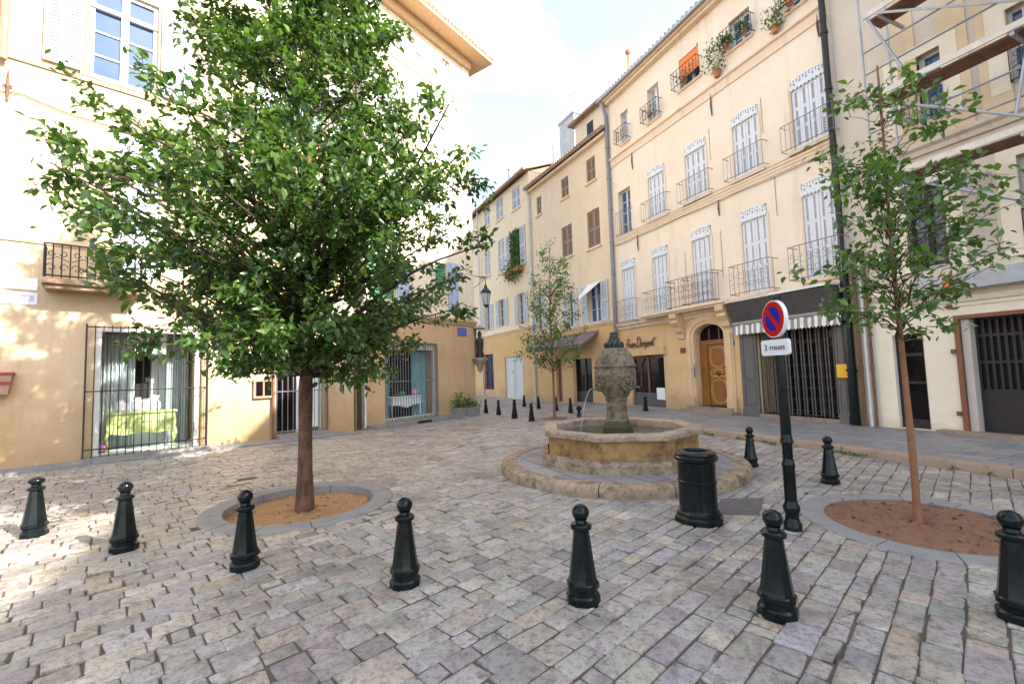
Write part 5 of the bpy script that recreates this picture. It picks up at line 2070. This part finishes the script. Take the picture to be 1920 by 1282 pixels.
b = MB(); b.box(u0, u0 + .07, -.2, -.12, z0, z1); b.box(u1 - .07, u1, -.2, -.12, z0, z1); b.box(u0 + .07, u1 - .07, -.2, -.12, z1 - .5, z1 - .43); b.box(u0 + .07, u1 - .07, -.2, -.12, z0, z0 + .2); b.box(u0 + .07, u1 - .07, -.2, -.13, z0 + 1.0, z0 + 1.06)
dd = b.build('glazed_door', 'iron', Sr)
MB().box(u0 + .02, u1 - .02, -.18, -.15, z0, z1).build('pane', 'shopglass', dd)
u0, u1, z0, z1 = so1
b = MB()
b.box(u1 - .02, u1 + .06, -.01, .05, z0, z1 + .06); b.box(u0, u1 - .02, -.01, .05, z1 - .02, z1 + .06)
gg = b.build('gateway', 'redwood', Sr)
b = MB(); b.box(u1 - .16, u1 - .03, -.33, -.02, z0, z1 - .03); b.build('reveal_board', 's_panel', gg)
for z in (.35, 1.65, 2.6):
    b = MB(); b.box(u1 + .06, u1 + .14, .0, .07, z0 + z, z0 + z + .09); b.build('hinge', 'rust', gg)
b = MB()
wG = u1 - .18 - u0
b.box(u0, u1 - .18, -.28, -.22, z0, z0 + .9)
n = 12
for k in range(n + 1):
    x = u0 + wG * k / n
    b.box(x - .022, x + .022, -.28, -.23, z0 + .9, z1 - .03)
for z in (z0 + 1.45, z0 + 2.0, z0 + 2.35):
    b.box(u0, u1 - .18, -.275, -.235, z - .03, z + .03)
b.build('gate', 'iron', gg)
MB().box(u0 + .02, u1 - .19, -.32, -.30, z0, z1 - .02).build('panel', 'dark', gg)
b = MB(); b.box(s_end + 2, FR.pt(1770, 815)[0], -.02, .32, SW - .03, SW + .07); b.build('step', 'kerbst', Sr)
roof(Sr, s_end, uR0, s_top, .4, 11, 1.8)
# unseen block added past the right frame edge, shaped to shade the square
MB().box(s_end - 24, s_end - .003, -9, 0, -.3, 15.9).build('shade_block', 's_up', Sr)
for k, (px, m) in enumerate(((1622, 'rust'), (1634, 'palegrey'), (1643, 'rust'))):
    u = FR.pt(px, 730)[0]
    pipe(Sr, FR, [(u, 4.4, .08), (u, SW, .08)], .035, m)

# scaffolding
sc = FR.root('scaffolding', label='steel scaffolding with three plank decks across the grey beige facade', cat='scaffolding')
OFF = 1.15
zd = [FR.pt(1650, 22, OFF)[1], FR.pt(1810, 103, OFF)[1], FR.pt(1800, 288, OFF)[1]]
ul = FR.pt(1618, 30, OFF)[0]
ends = [ul, FR.pt(1650, 195, OFF)[0], FR.pt(1672, 335, OFF)[0]]
print('decks', [round(z, 2) for z in zd])
for z in zd:
    b = MB()
    for j in range(2):
        y0 = .60 + j * .26
        b.box(s_end + 1, ul - .05, y0, y0 + .24, z - .035, z)
    dk = b.build('deck', 'plank', sc)
    b = MB(); b.box(s_end + 1, ul - .04, OFF + .09, OFF + .12, z - .03, z + .09); b.build('toe_board', 'toe', dk)
    u = ul - .3
    while u > s_end + 1:
        b = MB(); b.box(u - .03, u + .03, .22, OFF + .08, z - .10, z - .047)
        b.build('transom', 'steel', dk)
        u -= 1.9
for k, u in enumerate((ul, ul - 2.6, ul - 5.2, ul - 7.8)):
    for y in (.22, OFF + .16):
        if u < ul and y > 1 and False: continue
        b = MB()
        zlo = zd[2] - .9 if k else zd[1] - 2.2
        b.tube([(u, y, zlo), (u, y, s_top + .5)], .024, 6)
        if k in (0, 2) or y < 1: b.build('standard', 'steel', sc)
for z in zd:
    for h in (.55, 1.05):
        b = MB(); b.tube([(s_end + 1, OFF + .16, z + h), (ul, OFF + .16, z + h)], .02, 6); b.build('guard_rail', 'steel', sc)
for (a, c) in (((1626, 37), (1691, 126)), ((1650, 190), (1980, 225)), ((1660, 330), (1990, 390)), ((1905, 215), (1922, 110)), ((1640, 25), (1985, -6))):
    p, q = FR.pt(*a, OFF + .2), FR.pt(*c, OFF + .2)
    b = MB(); b.tube([(p[0], OFF + .2, p[1]), (q[0], OFF + .2, q[1])], .026, 6); b.build('brace', 'steel', sc)
b = MB(); u, z = FR.pt(1777, 530, .36); b.box(u - .09, u + .09, .345, .352, zz1 - .15, zz1 + .17)
o = b.build('warning_tape', 'orange'); o.matrix_world = Matrix.Translation(FR.O) @ Matrix.Rotation(FR.rz, 4, 'Z')
sv(o, 'orange warning tape wrapped round the grey sheet metal cornice', 'warning tape')

# ================================================================== pots & plants on the peach house
def pot(u, y, z, lab, r=.12, n=130, h=.4, seed=1, spread=.16, hang=0):
    o = FR.on('potted_plant', u, y, z, label=lab, cat='potted plant')
    MB().lathe([(r * .7, 0), (r, r * 1.7), (r * 1.12, r * 1.75), (r * 1.12, r * 2)], 14).build('pot', 'terracotta', o, smooth=40)
    g = np.random.default_rng(seed)
    P = np.stack([g.normal(0, spread, n), g.normal(0, spread, n), r * 2 + h * g.random(n) ** 1.2 - hang * g.random(n)], 1)
    leaf_cloud('foliage', P, g.normal(0, 1, P.shape) + [0, 0, .5], .11, o, 'leaf2', seed)
    return o


wd = [w for w in wins if w[0] == 'top3'][0][1]
we = [w for w in wins if w[0] == 'top4'][0][1]
pot(wd[1] + .45, .12, zs3 + .1, 'tall leafy plant on the ledge left of the top floor window with open casements', .12, 260, 1.0, 31, .2, .1)
pot((wd[0] + wd[1]) / 2 + .35, .2, wd[2] + .02, 'low green plant in the railing of the top floor window', .09, 120, .25, 32, .15)
pot((wd[0] + wd[1]) / 2 - .3, .2, wd[2] + .02, 'small dark green plant at the right end of the planted top window', .08, 80, .22, 33, .10)
pot(we[1] + .30, .14, zs3 + .1, 'bushy plant on the ledge below the uppermost right window', .11, 190, .6, 34, .18, .12)
pot((we[0] + we[1]) / 2 + .1, .2, we[2] + .02, 'terracotta pot in the uppermost right window railing', .12, 60, .2, 35, .1)
wc = [w for w in wins if w[0] == 'top2'][0][1]
pot((wc[0] + wc[1]) / 2, .2, wc[2] + .02, 'low trailing plant below the orange blind', .07, 45, .12, 36, .16)
wb = [w for w in wins if w[0] == 'top1'][0][1]
pot((wb[0] + wb[1]) / 2, .2, wb[2] + .02, 'small plant behind the railing left of the orange blind', .07, 40, .12, 37, .14)

# ================================================================== FOUNTAIN
fo = empty('fountain', FC, R_(0), label='old stone fountain with octagonal basin and urn column on a round step', cat='fountain')
# round step of curved kerb blocks with a paved top
b = MB()
g = random.Random(8)
ns = 13
STEP = .155
for sgm in range(ns):
    a0 = 2 * math.pi * sgm / ns + .004
    a1 = 2 * math.pi * (sgm + 1) / ns - .004
    per = 6
    dz = g.uniform(-.004, .004)
    vs, fs = [], []
    for k in range(per + 1):
        w = a0 + (a1 - a0) * k / per
        for r, z in ((FRAD - .24, 0), (FRAD - .24, STEP + dz), (FRAD - .035, STEP + dz), (FRAD - .008, STEP - .018), (FRAD + .008, STEP - .05), (FRAD + .012, .03), (FRAD, -.05)):
            vs.append((r * math.cos(w), r * math.sin(w), z))
    for k in range(per):
        for i in range(6):
            fs.append((k * 7 + i, k * 7 + i + 1, (k + 1) * 7 + i + 1, (k + 1) * 7 + i))
    fs += [tuple(range(7)), tuple(range(per * 7 + 6, per * 7 - 1, -1))]
    b.add(vs, fs)
b.build('step', 'fstep', fo, smooth=25)
MB().lathe([(0, STEP - .03), (FRAD - .23, STEP - .012)], 48, cap=False).build('step_paving', 'walk', fo)
# octagonal basin
OR = 1.33
PH = math.atan2(-FC.y, -FC.x) + math.pi / 8 + R_(9)
RIM = .71


def octring(b, prof, mi=0, n=8, ph=None, R=OR):
    ph = PH if ph is None else ph
    vs, fs = [], []
    for q, z in prof:
        for k in range(n):
            w = ph + 2 * math.pi * k / n
            vs.append(((R + q) * math.cos(w), (R + q) * math.sin(w), z))
    for i in range(len(prof) - 1):
        fs += [(i * n + k, i * n + (k + 1) % n, (i + 1) * n + (k + 1) % n, (i + 1) * n + k) for k in range(n)]
    b.add(vs, fs, mi)


b = MB(); octring(b, [(.10, STEP - .03), (.10, STEP + .10), (.07, STEP + .155), (.0, STEP + .17)]); b.build('plinth', 'fstep', fo)
b = MB(); octring(b, [(-.02, STEP + .165), (-.02, RIM - .10)]); b.build('basin', 'fbasin', fo)
b = MB(); octring(b, [(-.03, RIM - .11), (.045, RIM - .10), (.055, RIM - .08), (.06, RIM - .03), (.045, RIM), (-.17, RIM), (-.19, RIM - .02), (-.20, RIM - .55)]); b.build('rim', 'frim', fo)
b = MB(); octring(b, [(-.199, RIM - .13), (-1.25, RIM - .128)]); b.build('water', 'water', fo)
# column with urn
b = MB()
b.lathe([(.27, RIM - .5), (.27, RIM - .02), (.24, RIM + .03), (.215, RIM + .08)], 8, ph=.3)
b.build('column_foot', 'moss', fo)
b = MB()
b.lathe([(.215, RIM + .06), (.20, RIM + .12), (.185, RIM + .2), (.18, RIM + .40), (.20, RIM + .44), (.195, RIM + .48), (.25, RIM + .56), (.31, RIM + .66)], 8, ph=.3)
b.build('column', 'fstone', fo)
b = MB()
b.lathe([(.29, 1.36), (.33, 1.42), (.35, 1.52), (.365, 1.62), (.35, 1.70), (.365, 1.715), (.375, 1.745), (.35, 1.765), (.345, 1.80), (.33, 1.86), (.29, 1.95), (.23, 2.03), (.19, 2.055), (.16, 2.06)], 28)
b.build('urn', 'fstone', fo, smooth=30)
for k in range(4):
    w = .35 + k * math.pi / 2 + math.pi
    c, s = math.cos(w), math.sin(w)
    b = MB()
    # a weathered mask: brow, cheeks, nose, open mouth with a spout
    face = [(.0, .13), (.06, .125), (.105, .08), (.115, .02), (.10, -.06), (.065, -.12), (.0, -.14)]
    prof = face + [(-x, z) for x, z in face[::-1][1:-1]]
    b.prism(prof, -.05, .03)
    b.lathe([(.0, .05), (.025, .03), (.028, -.02), (.0, -.05)], 8, (0, .045, .015))
    for sx in (-1, 1):
        b.lathe([(0, .022), (.028, .01), (.028, -.01), (0, -.022)], 8, (sx * .052, .03, .045))
        b.lathe([(0, .03), (.04, .01), (.04, -.015), (0, -.035)], 8, (sx * .06, .02, -.035))
        b.tube([(sx * .02, .04, .085), (sx * .06, .035, .10), (sx * .10, .01, .07)], .014, 5)
    b.tube([(0, -.0, -.085), (0, .16, -.10)], .018, 8)
    b.v = [((.33 + y) * c - x * s, (.33 + y) * s + x * c, 1.46 + z * 1.1) for x, y, z in b.v]
    b.build('mask', 'fstone', fo, smooth=50)
b = MB()
gg = random.Random(4)
for ring, (r, z, n, l) in enumerate(((.15, 2.05, 11, .15), (.09, 2.12, 8, .13))):
    for k in range(n):
        w = 2 * math.pi * k / n + ring * .3
        c, s = math.cos(w), math.sin(w)
        b.tube([(r * c * .7, r * s * .7, z - .02), (r * c * .95, r * s * .95, z + l * .4), (r * c * 1.08, r * s * 1.08, z + l * .62), (r * c * 1.2, r * s * 1.2, z + l * .45)], [.035, .045, .035, .01], 5)
b.lathe([(.10, 2.04), (.085, 2.15), (.06, 2.2), (.075, 2.23), (.078, 2.28), (.06, 2.31), (.075, 2.325), (.06, 2.345)], 10)
b.build('finial', 'bronze', fo, smooth=60)
# the falling jet on the left
jw = math.pi + .35
pts = []
for k in range(12):
    t = k / 11
    r = .48 + .26 * t
    pts.append((r * math.cos(jw), r * math.sin(jw), 1.365 + .02 * t - .78 * t * t))
b = MB(); b.tube(pts, [.003 + .002 * k / 11 for k in range(12)], 6); b.build('water_jet', 'jet', fo, smooth='all')

# ================================================================== BOLLARDS
BH = .77


def bollard_parts(root):
    b = MB()
    b.lathe([(.14, -.03), (.14, .05), (.128, .065), (.118, .07), (.118, .10), (.135, .115), (.135, .15), (.125, .16)], 10, ph=.3)
    b.build('base', 'black', root, smooth=30)
    b = MB()
    b.lathe([(.122, .158), (.113, .19), (.082, .42), (.066, .55), (.064, .565)], 10, ph=.3)
    b.build('shaft', 'black', root, smooth=25)
    b = MB()
    b.lathe([(.066, .56), (.088, .575), (.09, .60), (.075, .615), (.05, .622), (.046, .645), (.055, .65)], 20)
    b.build('collar', 'black', root, smooth=30)
    b = MB()
    pr = [(.045, .645)]
    for k in range(2, 14):
        a = -math.pi / 2 + math.pi * k / 14
        pr.append((.072 * math.cos(a), .702 + .069 * math.sin(a)))
    pr.append((.004, .771))
    b.lathe(pr, 22)
    b.build('knob', 'black', root, smooth='all')


front = [((63, 1003), 'black iron bollard with a dented flattened knob, leftmost of the front row'),
         ((232, 1029), 'black front row bollard next to the dented one, before the sunlit barred window'),
         ((459, 1062), 'black iron bollard of the front row that overlaps the big tree ring'),
         ((760, 1094), 'black iron bollard of the front row standing alone between tree ring and fountain step'),
         ((1094, 1124), 'black iron bollard of the front row directly in front of the round fountain step'),
         ((1459, 1149), 'large black iron bollard with a shiny knob in front of the no parking sign pole'),
         ((1917, 1161), 'black iron bollard cut off by the right edge of the picture')]
b0 = None
flat = MB()
for i, (p, lab) in enumerate(front):
    q = hitz(*p)
    if b0 is None:
        o = b0 = empty('bollard', q, 0, cat='bollard', group='black iron bollards around the square')
        bollard_parts(o)
    else:
        o = copy_tree(b0)
        o.location = q
    o['label'] = lab
    o.rotation_euler = (rnd.gauss(0, .012), rnd.gauss(0, .012), rnd.uniform(0, .6))
    s = .89
    o.scale = (s, s, s)
# the dented one: squash its knob mesh
for ch in b0.children:
    if ch.name.startswith('knob'):
        ch.data = ch.data.copy()
        for v in ch.data.vertices:
            k = (v.co.z - .645)
            v.co.z = .645 + k * .72
            v.co.x *= 1.18; v.co.y *= 1.12
mid = [((1408, 873), .92, 'black bollard between the round fountain step and the pinkish kerb'),
       ((1557, 905), .92, 'black bollard on the setts between the sign pole and the young tree'),
       ((911, 774), .85, 'small black bollard nearest the ochre corner house at the back'),
       ((935, 777), .85, 'small black bollard second from the ochre corner at the back'),
       ((965, 784), .98, 'taller black bollard in front of the pale garage door'),
       ((997, 789), .88, 'black bollard in the back row nearest the fountain basin, left of the slim tree'),
       ((983, 762), .8, 'distant black bollard right of the garage door, beyond the back row'),
       ((1010, 766), .82, 'distant black bollard beside the grey downpipe of the apricot house'),
       ((1043, 770), .85, 'black bollard just behind the slim tree trunk'),
       ((1070, 774), .85, 'black bollard in front of the tiled shop canopy, right of the slim tree'),
       ((1211, 777), .95, 'black bollard before the boutique window, seen over the fountain rim')]
for p, s, lab in mid:
    o = copy_tree(b0)
    q = hitz(*p)
    o.location = q
    s *= .92
    o.scale = (s, s, s)
    o.rotation_euler = (rnd.gauss(0, .01), rnd.gauss(0, .01), rnd.uniform(0, .6))
    o['label'] = lab
    for ch in o.children:
        if ch.name.startswith('knob'):
            ch.data = [c for c in bpy.data.meshes if c.name == 'knob'][0]
q = hitz(1086, 781)
o = empty('bollard_stump', q, 0, label='short black stump with a round head low behind the fountain basin', cat='bollard')
MB().lathe([(.10, 0), (.09, .10), (.05, .18), (.06, .22)], 12).build('base', 'black', o, smooth=40)
MB().lathe([(.05, .22), (.10, .27), (.105, .33), (.07, .39), (0, .41)], 14).build('knob', 'black', o, smooth=60)

# ================================================================== LITTER BIN
q = hitz(1314, 984)
o = empty('litter_bin', q + V3((.05, .16, 0)), R_(20), label='round black cast iron litter bin between fountain step and sign pole', cat='litter bin')
MB().lathe([(.285, -.03), (.285, .05), (.262, .075), (.25, .08), (.25, .105), (.222, .13)], 8, ph=.39).build('base', 'black', o, smooth=20)
b = MB(); b.lathe([(.222, .12), (.215, .15), (.215, .44), (.222, .447), (.222, .47), (.214, .477), (.214, .70)], 32); b.build('body', 'black', o, smooth=30)
b = MB()
b.lathe([(.214, .69), (.235, .705), (.25, .72), (.25, .748), (.236, .76), (.236, .785), (.225, .80), (.19, .815), (.15, .82), (.135, .812), (.13, .78), (.128, .55)], 36, cap=False)
b.build('lid', 'black', o, smooth=30)
MB().lathe([(.127, .60), (.001, .60)], 20, cap=False).build('liner', 'dark', o)
o.scale = (.92, .92, .93)

# ================================================================== NO PARKING SIGN
q = hitz(1487, 992)
sp = empty('no_parking_sign', q, 0, label='round red and blue no parking sign with a small white plate on a black pole', cat='road sign')
b = MB()
b.lathe([(.085, -.03), (.085, .06), (.07, .09), (.062, .12), (.062, .16), (.078, .20), (.078, .23), (.06, .27), (.056, .30), (.056, .62), (.062, .64), (.062, .66), (.05, .69), (.048, .72), (.048, .86), (.062, .875), (.062, .90), (.055, .915), (.052, .94), (.05, .96)], 14)
b.lathe([(.05, .95), (.046, 1.4), (.053, 1.405), (.053, 1.43), (.045, 1.435), (.042, 1.95), (.038, 2.40), (.02, 2.42)], 14)
b.build('pole', 'black', sp, smooth=30)
tocam = V3((CAM.x - q.x, CAM.y - q.y, 0)).normalized()
ang = math.atan2(tocam.y, tocam.x) - R_(58)      # normal turned away to the left
# local frame: +y of the face = normal
rz = ang - math.pi / 2
ctr = V3((0, 0, 2.16))
dd = empty('disc', ctr, rz); dd.parent = sp
dd.location = ctr + V3((math.cos(ang), math.sin(ang), 0)) * .055
off = dd.location.copy()


def disc_mesh(r0, r1, y0, y1, n=48):
    b = MB()
    p = []
    for r, y in ((r0, y0), (r1, y0), (r1, y1), (r0, y1)):
        p.append((r, y))
    vs, fs = [], []
    for k in range(n):
        w = 2 * math.pi * k / n
        for r, y in p:
            vs.append((r * math.cos(w), y, r * math.sin(w)))
    for k in range(n):
        for i in range(4):
            fs.append((k * 4 + i, k * 4 + (i + 1) % 4, ((k + 1) % n) * 4 + (i + 1) % 4, ((k + 1) % n) * 4 + i))
    b.add(vs, fs)
    return b


RD = .196
bpy.data.objects.remove(dd)
db = disc_mesh(.0, RD, -.04, .0)
disc = db.build('disc', 'white', sp); disc.location = off; disc.rotation_euler = (0, 0, rz)
b = disc_mesh(.0, RD * .66, .0, .003); o = b.build('blue_field', 'signblue', disc)
b = disc_mesh(RD * .655, RD * .945, .0, .0045); o = b.build('red_ring', 'signred', disc)
b = MB(); w = R_(-45)
L_, T_ = RD * .66, RD * .135
# slash from upper left to lower right as the reader sees it (reader's right is local -x)
pts = [(-L_, -T_), (L_, -T_), (L_, T_), (-L_, T_)]
ca, sa = math.cos(R_(45)), math.sin(R_(45))
b.prism([(x * ca - z * sa, x * sa + z * ca) for x, z in pts], .001, .0052)
b.build('slash', 'signred', disc)
pb = MB()
pw_, ph_ = .175, .082
co = []
for cx_, cz_, a0 in ((pw_ - .03, ph_ - .03, 0), (-pw_ + .03, ph_ - .03, 90), (-pw_ + .03, -ph_ + .03, 180), (pw_ - .03, -ph_ + .03, 270)):
    for k in range(5):
        a = R_(a0 + 90 * k / 4); co.append((cx_ + .03 * math.cos(a), cz_ + .03 * math.sin(a)))
pb.prism(co, -.03, 0)
pl_ = pb.build('plate', 'white', sp); pl_.location = off + V3((0, 0, -.30)); pl_.rotation_euler = (0, 0, ang - math.pi / 2 + R_(14))
pl_.location = V3((math.cos(ang + R_(14)), math.sin(ang + R_(14)), 0)) * .07 + V3((0, 0, 2.16 - .30))
t = text_mesh('2 roues', .085, 'lettering', 'ink', pl_)
t.matrix_local = Matrix(((-1, 0, 0, 0), (0, 0, 1, .0025), (0, 1, 0, 0), (0, 0, 0, 1)))

# ================================================================== TREES
prof1 = [(1.75, 1.05), (2.1, 1.9), (2.6, 2.15), (3.2, 2.5), (3.9, 2.95), (4.6, 2.75), (5.3, 1.75), (6.2, 1.35), (7.2, 1.3), (8.2, 1.2), (9.4, .95), (10.4, .4)]
tree(hitz(572, 944) * 1.0, 'big leafy tree with a dense green crown rising out of the sunken earth ring', prof1, 265, 205, .108, .098, 10.1, 12, 'bark', 'leaf',
     lean=(.004, 0), bias=(.18, R_(118)), spread=.15, up=.6, subs=7, sublen=.5)
prof2 = [(1.95, .34), (2.4, .62), (2.9, .92), (3.3, .85), (3.7, .50), (4.1, .55), (4.5, .45), (4.95, .2)]
tree(hitz(1722, 984), 'slim young tree with reddish trunk and sparse crown in the red earth bed', prof2, 84, 46, .092, .037, 4.95, 21, 'bark2', 'leaf2',
     lean=(-.0, .0), spread=.12, up=.7, bias=(.12, R_(0)), subs=5, sublen=.28, brk=.6)
prof3 = [(1.7, .5), (2.3, 1.1), (3.2, 1.15), (4.2, 1.05), (5.2, .8), (6.0, .4), (6.6, .1)]
tree(V3((T3.x, T3.y, 0)), 'slim young tree with pale green foliage before the apricot house, left of the fountain', prof3, 90, 54, .105, .055, 6.2, 33, 'bark2', 'leaf2', spread=.16, up=.7, subs=5, sublen=.36, brk=.6)

# ================================================================== LIGHT
sun_az = math.atan2(.897, -.442)           # from +Y clockwise
sun_el = R_(35)
sd = V3((math.sin(sun_az) * math.cos(sun_el), math.cos(sun_az) * math.cos(sun_el), math.sin(sun_el)))
ld = bpy.data.lights.new('sun', 'SUN')
ld.energy = 3.6
ld.angle = R_(.55)
ld.color = (1.0, .95, .87)
lo = bpy.data.objects.new('sun', ld)
COL.objects.link(lo)
lo.rotation_euler = (-sd).to_track_quat('-Z', 'Y').to_euler()
lo.location = (0, 0, 30)
wd_ = bpy.data.worlds.new('World')
S.world = wd_
wd_.use_nodes = True
nt = wd_.node_tree
bg = nt.nodes['Background']
sky = nt.nodes.new('ShaderNodeTexSky')
sky.sky_type = 'NISHITA'
sky.sun_disc = False
sky.sun_elevation = sun_el
sky.sun_rotation = sun_az
sky.air_density = 1.0
sky.dust_density = 2.0
sky.ozone_density = 1.0
tc = nt.nodes.new('ShaderNodeTexCoord')
mp = nt.nodes.new('ShaderNodeMapping')
mp.inputs['Scale'].default_value = (1, 1, 2.2)
nt.links.new(tc.outputs['Generated'], mp.inputs[0])
cl = noise(nt, mp.outputs[0], 2.1, 9, .58)
f0 = ramp(nt, cl, .47, .63, 'SMOOTH')
fm = N(nt, 'ShaderNodeMath', operation='MULTIPLY_ADD')
nt.links.new(f0, fm.inputs[0])
fm.inputs[1].default_value, fm.inputs[2].default_value = .84, .16
f = fm.outputs[0]
o = mixc(nt, f, sky.outputs[0], (3.6, 3.7, 3.85))
nt.links.new(o, bg.inputs['Color'])
bg.inputs['Strength'].default_value = .15
vs = S.view_settings
vs.view_transform = 'Standard'
vs.look = 'None'
vs.exposure = 2.1
vs.gamma = 1.0
S.cycles.max_bounces = 8
S.cycles.diffuse_bounces = 4
S.cycles.glossy_bounces = 3
S.cycles.transmission_bounces = 4
S.cycles.use_denoising = True
